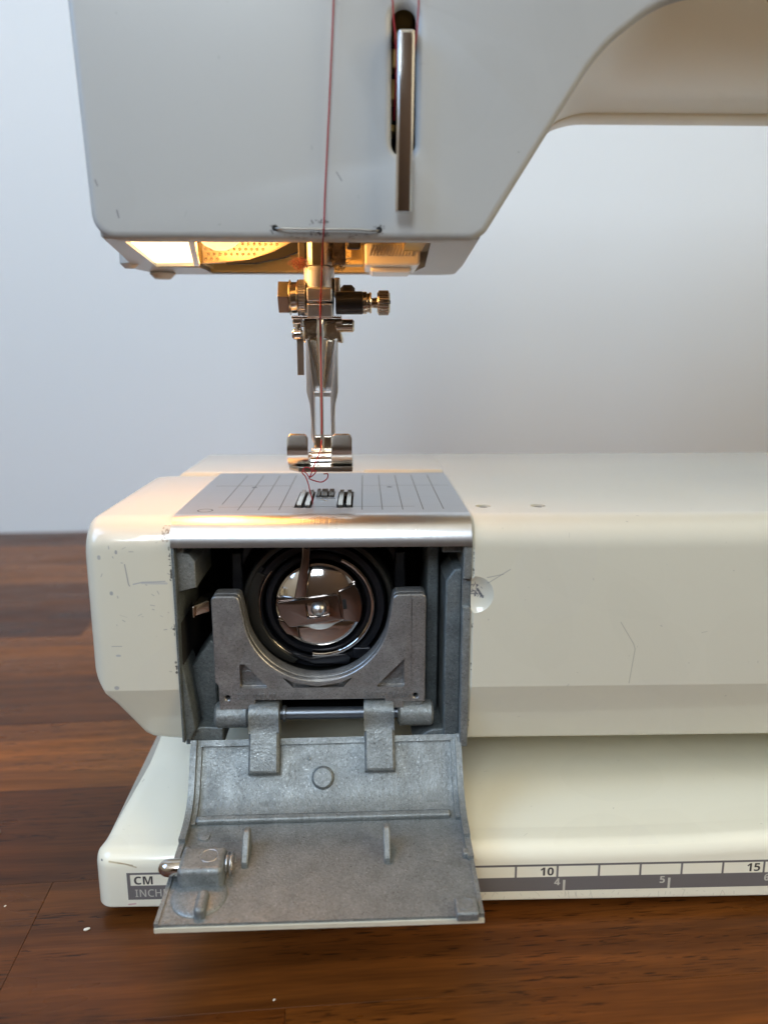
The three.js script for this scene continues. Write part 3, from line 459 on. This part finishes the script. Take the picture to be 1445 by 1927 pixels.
// ---- open hook cover
{
  const N = 26, s0 = 0, A = [35.6, -3], Bp = [20.2, 6.6], Tp = [17.6, 39.4];
  const raw = [A, Bp, Tp], path = [];                    // y, z along the cover, its bend rounded
  const mix = (p, q, t) => [p[0] + (q[0] - p[0]) * t, p[1] + (q[1] - p[1]) * t];
  for (let i = 0; i <= 6; i++) path.push(mix(A, Bp, i / 6 * 0.62));
  const b0 = mix(A, Bp, 0.62), b2 = mix(Bp, Tp, 0.26);
  for (let i = 1; i <= 12; i++) { const t = i / 12; path.push(mix(mix(b0, Bp, t), mix(Bp, b2, t), t)); }
  for (let i = 1; i <= 8; i++) path.push(mix(b2, Tp, i / 8));
  const len = [0]; for (let i = 1; i < path.length; i++) len.push(len[i - 1] + Math.hypot(path[i][0] - path[i - 1][0], path[i][1] - path[i - 1][1]));
  const total = len[len.length - 1];
  function on(s, n = 0) {                                 // point [z, y] at s mm from the hinge and n mm off the inner face; and its directions
    let i = 1; while (i < path.length - 1 && len[i] < s) i++;
    const t = (s - len[i - 1]) / (len[i] - len[i - 1]), p = mix(path[i - 1], path[i], t), d = [path[i][0] - path[i - 1][0], path[i][1] - path[i - 1][1]], l = Math.hypot(...d), T2 = [d[0] / l, d[1] / l];
    const nn = [T2[1], -T2[0]];                           // (y, z): turned towards the viewer and up
    return { z: p[1] + nn[1] * n, y: p[0] + nn[0] * n, T: T2, n: nn };
  }
  const ROLL = 0.0145, pivot = -10;
  const rolled = g => T(g.translate(-pivot, -28, 0), pivot, 28, 0, 0, 0, ROLL);
  function sheet(x0, x1, sA, sB, n0, n1, k = 40, taper = 0) {      // a sheet that follows the cover, from n0 to n1 off its inner face
    const up = [], dn = [];
    for (let i = 0; i <= k; i++) { const s = sA + (sB - sA) * i / k, a = on(s, n1), b = on(s, n0); up.push([a.z, a.y]); dn.push([b.z, b.y]); }
    const p = [...up, ...dn.reverse()];
    return rolled(loftX([{ x: x0, p }, { x: x1, p }], 0.5));
  }
  // local box or mesh stood on the inner face at (x, s): its y points off the face, its z towards the tip
  const stand = (g, x, s) => { const q = on(s), m = new THREE.Matrix4().makeBasis(new THREE.Vector3(1, 0, 0), new THREE.Vector3(0, q.n[0], q.n[1]), new THREE.Vector3(0, q.T[0], q.T[1])).setPosition(x, q.y, q.z); return rolled(g.applyMatrix4(m)); };
  const X0 = -43.6, X1 = 24.1, door = new THREE.Group();
  door.name = 'hook_cover'; door.userData = { label: 'open hinged zinc hook cover' }; machine.add(door);
  obj('cover_panel', [sheet(X0 + 0.3, X1 - 0.3, 0, total - 0.35, -0.75, 0)], M.zinc, door);
  obj('outer_skin', [sheet(X0, X1, 0, total, -1.75, -0.7)], M.creamEdge, door, 'cream enamel outer face');
  obj('side_rim', [sheet(X0, X0 + 1.5, 0, 27, -1.4, 2.2), sheet(X0, X0 + 1.3, 27, 36, -1.4, 1.0), sheet(X0 + 1.5, X0 + 2.6, 0, 21, -0.2, 1.0), sheet(X0, X0 + 0.9, 36, total - 0.3, -1.4, 0.35)], M.zinc, door);
  obj('side_rim', [sheet(X1 - 1.5, X1, 0, 28, -1.4, 2.2), sheet(X1 - 1.4, X1, 28, 34, -1.4, 1.2), sheet(X1 - 2.6, X1 - 1.5, 0, 21, -0.2, 1.0), sheet(X1 - 0.9, X1, 34, total - 0.3, -1.4, 0.35)], M.zinc, door);
  obj('top_rim', [sheet(X0 + 2.6, X1 - 2.6, 0, 1.5, -0.2, 1.3)], M.zinc, door);
  obj('cross_ridge', [stand(bx(-41.0 - -10, 20.4 - -10, -0.3, 1.5, -1, 1, 0.7), -10, 19.6)], M.zinc, door);
  obj('round_boss', [stand(turn([[-0.4, 3.0], [0.1, 2.8], [1.1, 2.6], [1.45, 2.2], [1.5, 0]], 'y', 0, 0, 0), -10.7, 9.6), stand(T(new THREE.SphereGeometry(0.5, 16, 8).scale(1, 0.5, 1), 0, 0, 0), -14.2, 5)], M.zinc, door);
  for (const x of [-27.4, 4.6]) {
    const fin = roundPoly([[-3.9, -0.3, 0.2], [3.9, -0.3, 0.2], [3.7, 1.4, 0.6], [-1.6, 5.6, 1.2], [-3.7, 5.2, 0.9]], 5);
    obj('fin', [stand(loftX([{ x: -0.75, p: fin.map(([a, b]) => [a * 0.94, b * 0.94]) }, { x: -0.5, p: fin }, { x: 0.5, p: fin }, { x: 0.75, p: fin.map(([a, b]) => [a * 0.94, b * 0.94]) }]), x, 30.6)], M.zinc, door);
  }
  const mound = (w, h, d, x, s) => stand(new THREE.SphereGeometry(1, 40, 20).scale(w, h, d), x, s);
  const block = obj('latch_block', [stand(bx(-5.2, 4.6, -0.5, 5.3, -4.6, 3.2, 1.2), -35.6, 37.5), mound(6.0, 1.2, 6.0, -35.8, 42.2)], M.zinc, door);
  obj('rib', [stand(bx(-1.25, 1.25, -1, 2.6, -1, 5.2, 1.1), -34.6, 43.5), stand(turn([[-0.4, 1.4], [0.4, 1.4], [0.6, 0]], 'y', 0, 0, 0), -44.6 + 6.2, 24)], M.zinc, block);
  obj('latch_pin', [stand(turn([[0, 1.9], [3.0, 1.9], [3.8, 1.75], [4.6, 1.3], [5.1, 0.7], [5.25, 0.02]].map(([h, r]) => [-h, r]).reverse(), 'x', -4.8, 2.9, -0.6), -35.6, 37.5)], M.caseChrome, block);
  const coil = []; for (let i = 0; i <= 60; i++) { const a = i / 60 * Math.PI * 3.2; coil.push([4.9 + i / 60 * 1.4, 3.0 + 2.2 * Math.sin(a), -1 + 2.2 * Math.cos(a)]); }
  obj('spring', [stand(tube(coil, 0.22, 160, 6), -35.6, 37.2), stand(T(new THREE.TorusGeometry(1.9, 0.12, 6, 36), 0, 5.32, -1.2, Math.PI / 2), -34.4, 37.5)], M.steel, block);
  obj('corner_stop', [stand(bx(-2.4, 2.3, -0.4, 1.8, -3.2, 1.4, 0.5), 20.6, 49.6), stand(T(new THREE.TorusGeometry(1.5, 0.13, 6, 30), -0.2, 1.8, -1.2, Math.PI / 2), 20.6, 49.6)], M.zinc, door);
  obj('side_lug', [stand(bx(-0.7, 0.7, -0.2, 1.2, -0.9, 0.9, 0.4), -41.2, 29), stand(bx(-0.7, 0.7, -0.2, 1.4, -1.2, 0.9, 0.4), 22.4, 32.6)], M.zinc, door);
  obj('embossed_text', [stand(text('EN 22101', 1.2, 0, 0, 0, 0.12, 9).rotateX(-Math.PI / 2), -38.2, 25.6)], M.zinc, door);
  // two hinge lugs that wrap the rod and run down the inner face
  for (const [a, b] of [[-28.9, -21.4], [-0.2, 7.3]]) {
    const lug = roundPoly([[-9.2, 41.4, 3.8], [-9.2, 45.3, 3.7], [-0.9, 45.3, 3.2], [-0.4, 40, 6], [2.4, 34.5, 6], [4.6, 30.6, 1.0], [3.2, 29.0, 0.6], [-1.6, 34.5, 1]], 8);
    const flat = c => lug.map(([z, y]) => [z + (c ? (z < 0 ? 0.35 : -0.5) : 0), y - (c ? 0.4 : 0)]);
    obj('hinge_lug', [rolled(loftX([{ x: a, p: flat(1) }, { x: a + 0.55, p: flat(0) }, { x: b - 0.55, p: flat(0) }, { x: b, p: flat(1) }], 0.6))], M.zinc, door);
  }
}

// ---- head, upper arm
{
  const throat = [[25.2, 155.6, 3.5], [37.4, 175, 60], [46.9, 189.8, 30], [60, 199.8, 26], [110, 199.8, 0]];
  const lower = roundPoly([[-61.2, 330, 0], [-54.8, 154.1, 5.2], [22.6, 154.1, 3.2], ...throat, [340, 199.8, 0], [340, 330, 0]], 12).slice();
  const slot = [...ring(8.2, 194.7, 2.4, 0, 180, 16), ...ring(8.2, 172.6, 2.4, 180, 360, 16)];
  const cover = obj('face_cover', slab(lower, 6.9, 10, 1.5, [slot], 6, 0.6), M.head, machine, 'white enamelled face cover with a slot');
  obj('slot_interior', [bx(3.4, 13.4, 164, 203, -14, -12, 0.3, 1), bx(2.4, 3.4, 164, 203, -12, 6.8, 0.2, 1), bx(13.4, 14.4, 164, 203, -12, 6.8, 0.2, 1), bx(3.4, 13.4, 163, 164, -12, 6.8, 0.2, 1)], M.dark, cover);  // dark side walls added to keep light out of the slot
  obj('slot_bracket', [bx(5.9, 10.6, 192.6, 199, 1, 4.5, 0.8), bx(5.9, 8.4, 188, 192, 0, 3.6, 0.6), bx(5.6, 6.8, 176.5, 178, -3, 2, 0.3), bx(5.6, 6.9, 183, 187, -4, 1, 0.3)], M.brass, cover);
  // take-up lever
  const lev = T(plan([[-1.6, -0.9], [1.6, -0.9], [1.6, 0.5], [1.2, 0.95], [0.3, 1.06], [-1.15, 1.04], [-1.6, 0.55]], -16.3, 16.1, 0.3, [], 2), 8.3, 175.2, 13.1, 0, 0, -0.012);
  obj('take_up_lever', [lev, T(bx(-1.5, 1.5, -0.9, 0.9, -13, 0.6, 0.4), 8.55, 190.9, 13.1, 0.42)], M.chrome, machine);
  // thread guide wire
  const guide = obj('thread_guide_wire', [tube([[-17.8, 156.3, 8.5], [-17.6, 156.2, 10.3], [-16.8, 156.1, 10.75], [-8, 156.0, 10.85], [-1, 155.95, 10.85], [2.4, 155.75, 10.75], [3.1, 155.9, 10.3], [3.3, 156.1, 8.5]], 0.24, 60, 8)], M.wire, machine);
  obj('guide_hole', [T(new THREE.CircleGeometry(0.62, 20), -17.85, 156.35, 10.03), T(new THREE.CircleGeometry(0.62, 20), 3.35, 156.05, 10.03)], M.dark, guide);
  // body: outer wall round an open underside
  const outer = roundPoly([[-54.2, 6.7, 0], [-61.2, -32, 20], [-66.6, -60, 4], [-63.6, -76.5, 6], [29, -76.5, 5], [28.2, -50, 20], [24.6, 6.7, 0]], 6);
  const inner = roundPoly([[-51.4, 2.4, 1], [-59.0, -53.2, 2], [-47, -54.5, 1], [-47, -72.8, 1], [15, -72.8, 5], [18.2, -50, 8], [15.4, 2.4, 2]], 6);
  obj('head_body', [plan(outer, 154.6, 169.6, 0.8, [inner])], M.head, machine);
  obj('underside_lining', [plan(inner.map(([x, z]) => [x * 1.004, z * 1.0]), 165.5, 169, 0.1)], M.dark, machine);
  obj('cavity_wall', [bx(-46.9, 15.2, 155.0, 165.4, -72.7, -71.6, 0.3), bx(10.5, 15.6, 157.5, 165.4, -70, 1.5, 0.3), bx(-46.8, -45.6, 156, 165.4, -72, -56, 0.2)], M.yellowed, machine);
  obj('head_cap', [turn(rod(3.8, 3.2, 1.4), 'y', -60.5, 152.6, -68), turn(rod(2.6, 5, 1.2), 'y', -63.8, 153.6, -46)], M.head, machine);
  // upper arm with its lip
  const armP = (d) => roundPoly([[15, 160, 0], [24.6 - d * 0.6, 157 + d * 0.3, 3], [37.1 - d * 0.6, 175.6 + d * 0.3, 60], [46.6 - d * 0.5, 190.4 + d * 0.4, 30], [60, 200.3 + d, 26], [110, 200.3 + d, 0], [340, 200.3 + d, 0], [340, 330, 0], [15, 330, 0]], 12);
  obj('upper_arm', [slab(armP(0), -70, 6.8, 0.3, [], 2, 0.6), slab(armP(0.9), -71.2, -69.9, 0, [], 1, 0.6), slab(armP(-0.3), -82, -71.1, 0.7, [], 3, 0.6)], M.throat, machine);
  obj('column', [bx(176, 340, 92, 332, -116, -4, 12)], M.arm, machine);
  obj('head_top', [plan(roundPoly([[-54.2, 6.7, 0], [-61.2, -32, 20], [-66.6, -60, 4], [-63.6, -76.5, 6], [14.9, -76.5, 0], [14.9, -16, 0], [2, -16, 0], [2, 6.7, 0]], 6), 169.7, 330, 0.1)], M.head, machine);

  // lamp: diffuser, bulb, dimpled reflector
  const glow = mat({ color: rgb(0.8, 0.75, 0.65), roughness: 0.5, emissive: rgb(1.0, 0.8, 0.5), emissiveIntensity: 2.2 });
  const lamp = obj('lamp_diffuser', [plan(roundPoly([[-51.0, 2.0, 0.6], [-37.4, 2.0, 0.6], [-47.4, -50.4, 0.6], [-58.6, -52.6, 0.8]], 3), 155.6, 157.2, 0.3)], glow, machine, 'glowing lamp diffuser');
  obj('diffuser_edge', [plan([[-37.3, 2.0], [-35.9, 2.0], [-45.9, -51.8], [-58.0, -53.0], [-58.6, -52.7], [-47.4, -50.5]], 154.7, 158.5, 0.3)], M.lens, lamp);
  const light = new THREE.RectAreaLight(LAMP.color, LAMP.panel, 0.011, 0.05);
  light.position.set(-0.0490, 0.1552, -0.0245); light.lookAt(-0.0490, 0, -0.02449); light.rotation.z = -0.17; light.name = 'lamp_light'; scene.add(light);
  const bulb = obj('lamp_bulb', [turn([[-7, 2.5], [-5.4, 4.6], [-3, 5.9], [0, 6.4], [3, 5.6], [5, 3.6], [6, 1.5], [6.2, 0.02]].reverse().map(([h, r]) => [-h, r]), 'y', -33.5, 160.9, -15)], mat({ color: rgb(0.9, 0.8, 0.6), roughness: 0.15, emissive: rgb(1, 0.66, 0.3), emissiveIntensity: 1.6 }), machine, 'lit bulb behind the diffuser');
  obj('bulb_socket', [turn(rod(4, 3, 0.6), 'y', -33.5, 165.2, -15)], M.soot, bulb);
  const pl = new THREE.PointLight(LAMP.color, LAMP.bulb); pl.position.set(-0.0335, 0.1600, -0.015); pl.castShadow = true; pl.shadow.radius = 0.25; pl.name = 'bulb_light'; scene.add(pl);
  const refl = [[-45, 155.4], [-40, 155.6], [-32, 156.4], [-25, 158.6], [-19, 161.6], [-17.5, 165.4], [-45, 165.4]];
  const rf = obj('lamp_reflector', [slab(refl, -52, -51, 0.25)], M.foil, machine, 'dimpled metal lamp reflector');
  const dim = []; for (let i = 0; i < 17; i++) for (let j = 0; j < 6; j++) { const x = -44 + i * 1.6 + (j % 2) * 0.8, y = 156.6 + j * 1.35; if (x > -40 && y < 156.6 + Math.max(0, x + 32) * 0.42 + 0.6) continue; dim.push(T(new THREE.SphereGeometry(0.42, 10, 6).scale(1, 1, 0.6), x, y, -51)); }
  obj('dimple', dim, M.foil, rf).userData.kind = 'stuff';
  obj('reflector_shade', [slab([[-38, 155.1], [-30, 155.3], [-22, 156.8], [-15.4, 159.4], [-15.4, 164], [-18.5, 164], [-19.5, 161], [-25, 158.2], [-32, 156.1], [-38, 155.5]], -50.8, -48, 0.1), bx(-18.5, -4, 160.4, 165.4, -48, -46, 0.4)], M.dark, rf);  // black wedge built to stand for the shade below the reflector
  // clear plastic ribbed piece on the right
  const lens = obj('ribbed_lens', [bx(0.4, 15.2, 153.8, 159.5, -60, -38, 0.8)], M.lens, machine, 'white ribbed plastic piece');
  obj('lens_tab', [bx(2, 13.2, 152.4, 154.2, -56, -42, 0.8)], M.lens, lens);
  for (let i = 0; i < 14; i++) obj('rib', [T(bx(-0.3, 0.3, -1.5, 1.5, -0.3, 0.35, 0.15), 2.2 + i * 0.85, 157.6, -37.9, 0, 0, -0.35)], M.lensRib, lens);
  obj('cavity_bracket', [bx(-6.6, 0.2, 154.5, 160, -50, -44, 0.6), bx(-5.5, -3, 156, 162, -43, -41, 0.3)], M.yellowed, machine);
  obj('spring_clip', [bx(-4.2, -0.6, 157.2, 160.5, -34, -32, 0.6)], M.black, machine);
}

// ---- needle bar, clamp, needle
const NX = -10.7, NZ = -20;
{
  const bar = obj('needle_bar', [turn(rod(3.15, 30, 0.2), 'y', NX, 149.8, NZ)], M.polished, machine);
  obj('bar_slot', [bx(NX - 1.5, NX + 1.4, 150.4, 157.4, NZ + 2.4, NZ + 3.24, 0.3)], M.soot, bar);
  obj('bar_guide', [bx(NX - 4.9, NX - 3.0, 153.4, 158, NZ - 3, NZ + 1.5, 0.4), bx(NX + 3.2, NX + 6.4, 152.6, 158.5, NZ - 5, NZ + 1, 0.5)], M.soot, bar);
  const clamp = obj('needle_clamp', [turn(rod(3.75, 6.2, 0.3), 'y', NX, 145.6, NZ), bx(NX - 2.9, NX + 3.3, 143.3, 146.6, NZ - 3, NZ + 4.5, 0.5), T(bx(-3.1, 3.1, -3.4, 0, -3.2, 4.3, 0.45), NX + 0.2, 143.3, NZ, 0.1), turn(rod(4.2, 6, 0.4), 'y', NX - 0.6, 140.2, NZ - 1)], M.polished, machine);
  const hex = new THREE.CylinderGeometry(4.2, 4.2, 2.4, 6, 1).rotateX(0), nut = toCreasedNormals(bare(hex), 0.2);
  obj('hex_nut', [T(nut, NX - 8.6, 144.4, NZ, 0, 0, Math.PI / 2), turn([[0, 0], [0, 3.4], [0.5, 4.1], [2.2, 4.1], [2.4, 3.9]], 'x', NX - 9.9, 144.4, NZ, 6)], M.nickel, clamp);
  obj('washer', [turn([[0, 0], [0, 3.9], [0.25, 4.3], [0.5, 3.9], [0.6, 3.7], [1.9, 3.7], [2.2, 4.3], [2.5, 4.2], [2.5, 0]], 'x', NX - 7.4, 144.4, NZ)], M.nickel, clamp);
  const kn = [turn(rod(4.0, 1.7, 0.2), 'x', NX - 5.0, 144.5, NZ)]; for (let i = 0; i < 40; i++) { const a = i / 40 * 6.283; kn.push(T(bx(-0.75, 0.75, -0.16, 0.16, -0.2, 0.2, 0.08, 1), NX - 4.15, 144.5 + 4.05 * Math.sin(a), NZ + 4.05 * Math.cos(a), Math.PI / 2 - a)); }
  obj('knurled_disc', kn, M.steel, clamp);
  obj('thin_plate', [bx(NX + 3.7, NX + 5.1, 144.2, 149, NZ - 3, NZ + 2.2, 0.4)], M.nickel, clamp);
  obj('black_sleeve', [turn(rod(2.75, 6.6, 0.2), 'x', NX + 4.0, 143.1, NZ + 1.5)], M.black, clamp);
  const scr = obj('clamp_screw', [turn([[0, 2.5], [0.2, 2.65], [1.0, 2.65], [1.2, 2.3], [1.6, 2.3], [1.9, 2.6], [2.2, 2.4], [2.2, 1.2], [2.7, 1.15], [2.9, 1.35], [3.1, 1.15], [3.3, 1.35], [3.5, 1.15], [3.7, 1.35], [4, 1.1], [4, 0]], 'x', NX + 10.5, 143.1, NZ + 1.5)], M.nickel, clamp);
  const kh = [turn([[0, 0], [0, 2.4], [0.4, 2.7], [2.7, 2.7], [3.1, 2.3], [3.1, 0.7], [1.8, 0.7], [1.8, 0]], 'x', NX + 14.1, 143.1, NZ + 1.5)];
  for (let i = 0; i < 22; i++) { const a = i / 22 * 6.283; kh.push(T(bx(-1.25, 1.25, -0.24, 0.24, -0.25, 0.25, 0.15, 1), NX + 15.65, 143.1 + 2.72 * Math.sin(a), NZ + 1.5 + 2.72 * Math.cos(a), Math.PI / 2 - a)); }
  const head = obj('knurled_head', kh, M.nickel, scr); obj('screw_slot', [bx(NX + 15.6, NX + 17.25, 142.75, 143.55, NZ - 1.2, NZ + 4.3, 0.02, 1)], M.dark, scr);
  obj('rear_knob', [turn(rod(2.2, 3.6, 0.8), 'x', NX + 5.0, 145.7, NZ - 6)], M.soot, clamp);
  obj('needle', [turn([[0, 0.02], [1.2, 0.3], [3.6, 0.42], [5.6, 0.46], [24, 0.5], [27.6, 0.62], [30, 0.98], [35, 1.0], [36, 0.6], [36, 0]], 'y', NX + 0.1, 105.4, NZ + 0.6, 24)], M.chrome, machine);
}
// ---- presser foot
{
  const foot = new THREE.Group(); foot.name = 'presser_foot'; machine.add(foot);
  const X = x => NX + x, Z = -25;
  obj('foot_plate', [bx(X(-6.9), X(5.4), 139.3, 140.1, NZ - 8, NZ + 1.6, 0.25)], M.chrome, foot);
  const socket = roundPoly([[X(-4.4), 139.3, 0.3], [X(4.2), 139.3, 0.6], [X(5.5), 134.6, 0.8], [X(5.6), 133.4, 0.6], [X(2.4), 134.2, 1], [X(0), 135, 1], [X(-3.2), 133.6, 1], [X(-4.8), 133.6, 0.8], [X(-4.5), 136, 0.5]], 5);
  obj('foot_socket', [slab(socket, Z - 7, Z + 1.6, 0.8)], M.nickel, foot);
  obj('clamp_lever', [turn(rod(1.5, 1.6, 0.2), 'y', X(-5.4), 137.4, NZ - 2), bx(X(-6.8), X(-4.4), 138.2, 139.4, NZ - 4, NZ, 0.3), turn(rod(1.4, 2.6, 0.5), 'x', X(-7.0), 135.7, NZ - 1.5), turn(rod(0.9, 1, 0.2), 'y', X(-5.5), 136.4, NZ - 1.5)], M.chrome, foot);
  obj('hanging_strip', [bx(X(-6.0), X(-4.3), 125.6, 135.2, NZ - 2.6, NZ - 2, 0.15)], mat({ color: rgb(0.42, 0.36, 0.3), metalness: 1, roughness: 0.3 }), foot);
  obj('side_pin', [turn(rod(1.6, 4.8, 0.4), 'x', X(3.6), 137.8, Z + 1)], M.nickel, foot);
  // hollow shank: two side rails, tapering inner walls, window, legs
  const left = s => [[s * 3.95, 134.5], [s * 3.95, 121.4], [s * 3.2, 118.4], [s * 2.95, 114.5], [s * 3.1, 110.2], [s * 2.5, 108.6], [s * 2.1, 108.6], [s * 2.05, 120.6], [s * 2.5, 125], [s * 3.3, 134.5]].map(([x, y]) => [X(x + 0.25), y]);
  const rail = s => { const p = left(s); return s > 0 ? p.reverse() : p; };
  obj('shank', [slab(rail(-1), Z - 1, Z + 4.6, 0.25), slab(rail(1), Z - 1, Z + 4.6, 0.25), slab([[X(-3.2), 134.5], [X(-2.0), 120.7], [X(2.4), 120.7], [X(3.6), 134.5]], Z - 1.6, Z + 0.6, 0.3), bx(X(-2.0), X(2.5), 120.2, 121.6, Z - 1.2, Z + 3.4, 0.3)], M.polished, foot);
  obj('groove_wall', [slab([[X(-3.0), 134.3], [X(-0.9), 134.3], [X(0.1), 122.6], [X(-0.5), 122]], Z + 0.4, Z + 2.2, 0.4), slab([[X(1.4), 134.3], [X(3.4), 134.3], [X(0.9), 122], [X(0.3), 122.6]], Z + 0.4, Z + 2.2, 0.4)], M.nickel, foot);
  obj('ankle', [bx(X(-2.2), X(2.7), 106.6, 110.4, Z + 0.5, Z + 4, 0.5), bx(X(-2.8), X(2.7), 105.6, 107.2, Z + 1, Z + 5, 0.3), turn(rod(1.3, 5.4, 0.3), 'x', X(-2.7), 105.4, NZ + 1)], M.nickel, foot);
  obj('hinge_bar', [turn(rod(1.35, 5.6, 0.3), 'x', X(-2.9), 104.4, NZ + 4.0), turn(rod(0.9, 1.4, 0.3), 'x', X(-3.6), 105.6, NZ + 1)], M.chrome, foot);
  // toes turned up at the front
  const toe = []; const o = [], n = [];
  for (let i = 0; i <= 14; i++) { const a = -Math.PI / 2 + i / 14 * 1.72; o.push([NZ + 3.2 + 5.6 * Math.cos(a), 108.6 + 5.2 * Math.sin(a)]); n.push([NZ + 3.2 + 4.7 * Math.cos(a), 108.6 + 4.3 * Math.sin(a)]); }
  const prof = [[NZ - 10, 103.3], ...o, [o[14][0] - 0.35, o[14][1] + 2.2], [o[14][0] - 0.9, o[14][1] + 2.5], [o[14][0] - 1.25, o[14][1] + 2.2], ...n.reverse(), [NZ - 10, 104.2]];
  const narrow = (k) => prof.map(([z, y]) => [z, y > 107 ? 107 + (y - 107) * k : y]);
  for (const [a, b] of [[-8.1, -3.0], [2.75, 7.75]]) obj('toe', [loftX([{ x: X(a), p: narrow(0.8) }, { x: X(a + 0.3), p: narrow(0.93) }, { x: X(a + 0.9), p: narrow(1) }, { x: X(b - 0.9), p: narrow(1) }, { x: X(b - 0.3), p: narrow(0.93) }, { x: X(b), p: narrow(0.8) }], 0.6)], M.wornChrome, foot);
  obj('sole', [plan(roundPoly([[X(-8.2), NZ - 10, 1], [X(7.9), NZ - 10, 1], [X(7.9), NZ + 6.9, 0.3], [X(-5.6), NZ + 6.9, 0.3], [X(-8.2), NZ + 3.4, 0.5]], 3), 102.2, 103.6, 0.25, [[[X(-2.6), NZ - 3], [X(-2.6), NZ + 3], [X(2.6), NZ + 3], [X(2.6), NZ - 3]]])], M.wornChrome, foot);
}

// ================================================================ thread, lint, crumbs
{
  const th = new THREE.Group(); th.name = 'sewing_thread';
  th.userData = { label: 'thin dark red sewing thread running from the lever down through the needle', category: 'thread' };
  scene.add(th);
  const R = 0.17;
  obj('needle_strand', [tube([[-5.1, 201, 11.2], [-6.4, 180, 11.1], [-7.6, 162, 11.0], [-7.9, 156.1, 11.15], [-8.3, 153.6, 8], [-9.6, 147, -9], [-10.15, 143.6, -14.6], [-10.3, 140.4, -15.4], [-10.5, 137.6, -18.2], [-10.5, 133, -18.6], [-10.55, 124, -18.75], [-10.6, 116, -18.75], [-10.65, 112, -18.8], [-10.7, 110.3, -19.3]], R, 220, 6)], M.thread, th);
  obj('thread_tail', [tube([[-10.6, 110.2, -20.4], [-10.8, 109.0, -18.4], [-10.85, 107.5, -16.3], [-11.5, 105.8, -13.4], [-12.1, 104.5, -11.9], [-12.7, 103.0, -11.9], [-13.6, 101.1, -12.6], [-14.2, 101.9, -12.6], [-15.1, 102.9, -12.3], [-14.7, 103.5, -12.1], [-13.4, 103.4, -12.1], [-12.8, 102.7, -12.2], [-12.0, 102.4, -12.3], [-12.6, 101.5, -12.8], [-13.7, 100.6, -13.6], [-12.4, 99.8, -14.4], [-10.6, 99.4, -15], [-9.3, 100.3, -15.4], [-9.1, 101.4, -15], [-10.0, 101.7, -13.4]], 0.15, 300, 6),
    tube([[-14.9, 103.2, -12.2], [-15.3, 102.3, -12.3], [-14.6, 101.2, -12.8], [-14.0, 99.2, -14], [-13.7, 96.9, -15.4], [-13.3, 94.6, -17], [-13.2, 92.6, -18], [-13.2, 88, -18.4]], 0.15, 80, 6)], M.thread, th);
  obj('lever_strand', [tube([[5.8, 201, 10.6], [6.1, 194, 11.8], [6.5, 190.5, 12.2], [6.7, 186, 10.8], [6.5, 178, 5]], R * 0.9, 60, 6), tube([[11.1, 201, 10.6], [10.8, 195, 11.6], [10.4, 190.4, 12.2], [9.9, 187.5, 10.5]], R * 0.9, 50, 6)], M.thread, th);
}
{
  const fuzz = (n, box, m, name, label, r) => {
    const a = []; for (let i = 0; i < n; i++) { const [x0, x1, y0, y1, z0, z1] = box, p = [rr(x0, x1), rr(y0, y1), rr(z0, z1)], q = [p]; for (let k = 0; k < 3; k++) q.push([q[k][0] + rr(-1, 1) * r, q[k][1] + rr(-0.9, 0.7) * r, q[k][2] + rr(-1, 1) * r]); a.push(tube(q, 0.045, 8, 3)); }
    const o = obj(name, a, m); o.userData = { kind: 'stuff', label, category: 'lint' }; return o;
  };
  fuzz(90, [-16.8, -13.8, 151.4, 153.2, -20, -16], mat({ color: rgb(0.2, 0.06, 0.05), roughness: 1 }), 'lint', 'reddish lint clinging left of the needle bar', 0.9);
  fuzz(240, [-7.6, -4.2, 151.2, 158, -20, -16], mat({ color: rgb(0.12, 0.095, 0.085), roughness: 1 }), 'lint_001', 'dark grey lint caught right of the needle bar', 0.8);
}
{
  const make = (x, z, s, ry, label, name, m = M.crumb) => {
    const g = new THREE.IcosahedronGeometry(1, 2), p = g.attributes.position;
    for (let i = 0; i < p.count; i++) { const k = 1 + 0.35 * noise.noise(p.getX(i) * 1.7 + x, p.getY(i) * 1.7, p.getZ(i) * 1.7 + z); p.setXYZ(i, p.getX(i) * k * s, p.getY(i) * k * s * 0.4, p.getZ(i) * k * s * 0.55); }
    const o = obj(name, toCreasedNormals(bare(g), 0.7), m);
    o.position.set(x * MM, (-2.25 + s * 0.36) * MM, z * MM); o.rotation.y = ry; o.userData = { label, category: 'crumb' };
  };
  make(-66.2, 17.4, 0.7, 0.3, 'white chip on the wood near the left corner of the machine base', 'crumb');
  make(-89, 9, 0.35, 1, 'tiny pale crumb on the wood left of the machine base', 'crumb_001');
  make(-19.6, 38.5, 0.3, 0.6, 'tiny pale crumb on a board joint below the open cover', 'crumb_002');
  make(-104, -20.5, 0.9, 2, 'brown speck of lint on the wood at the far left', 'crumb_003', mat({ color: rgb(0.18, 0.13, 0.1), roughness: 1 }));
}
renderer.setSize(767, 1024);
renderer.render(scene, camera);
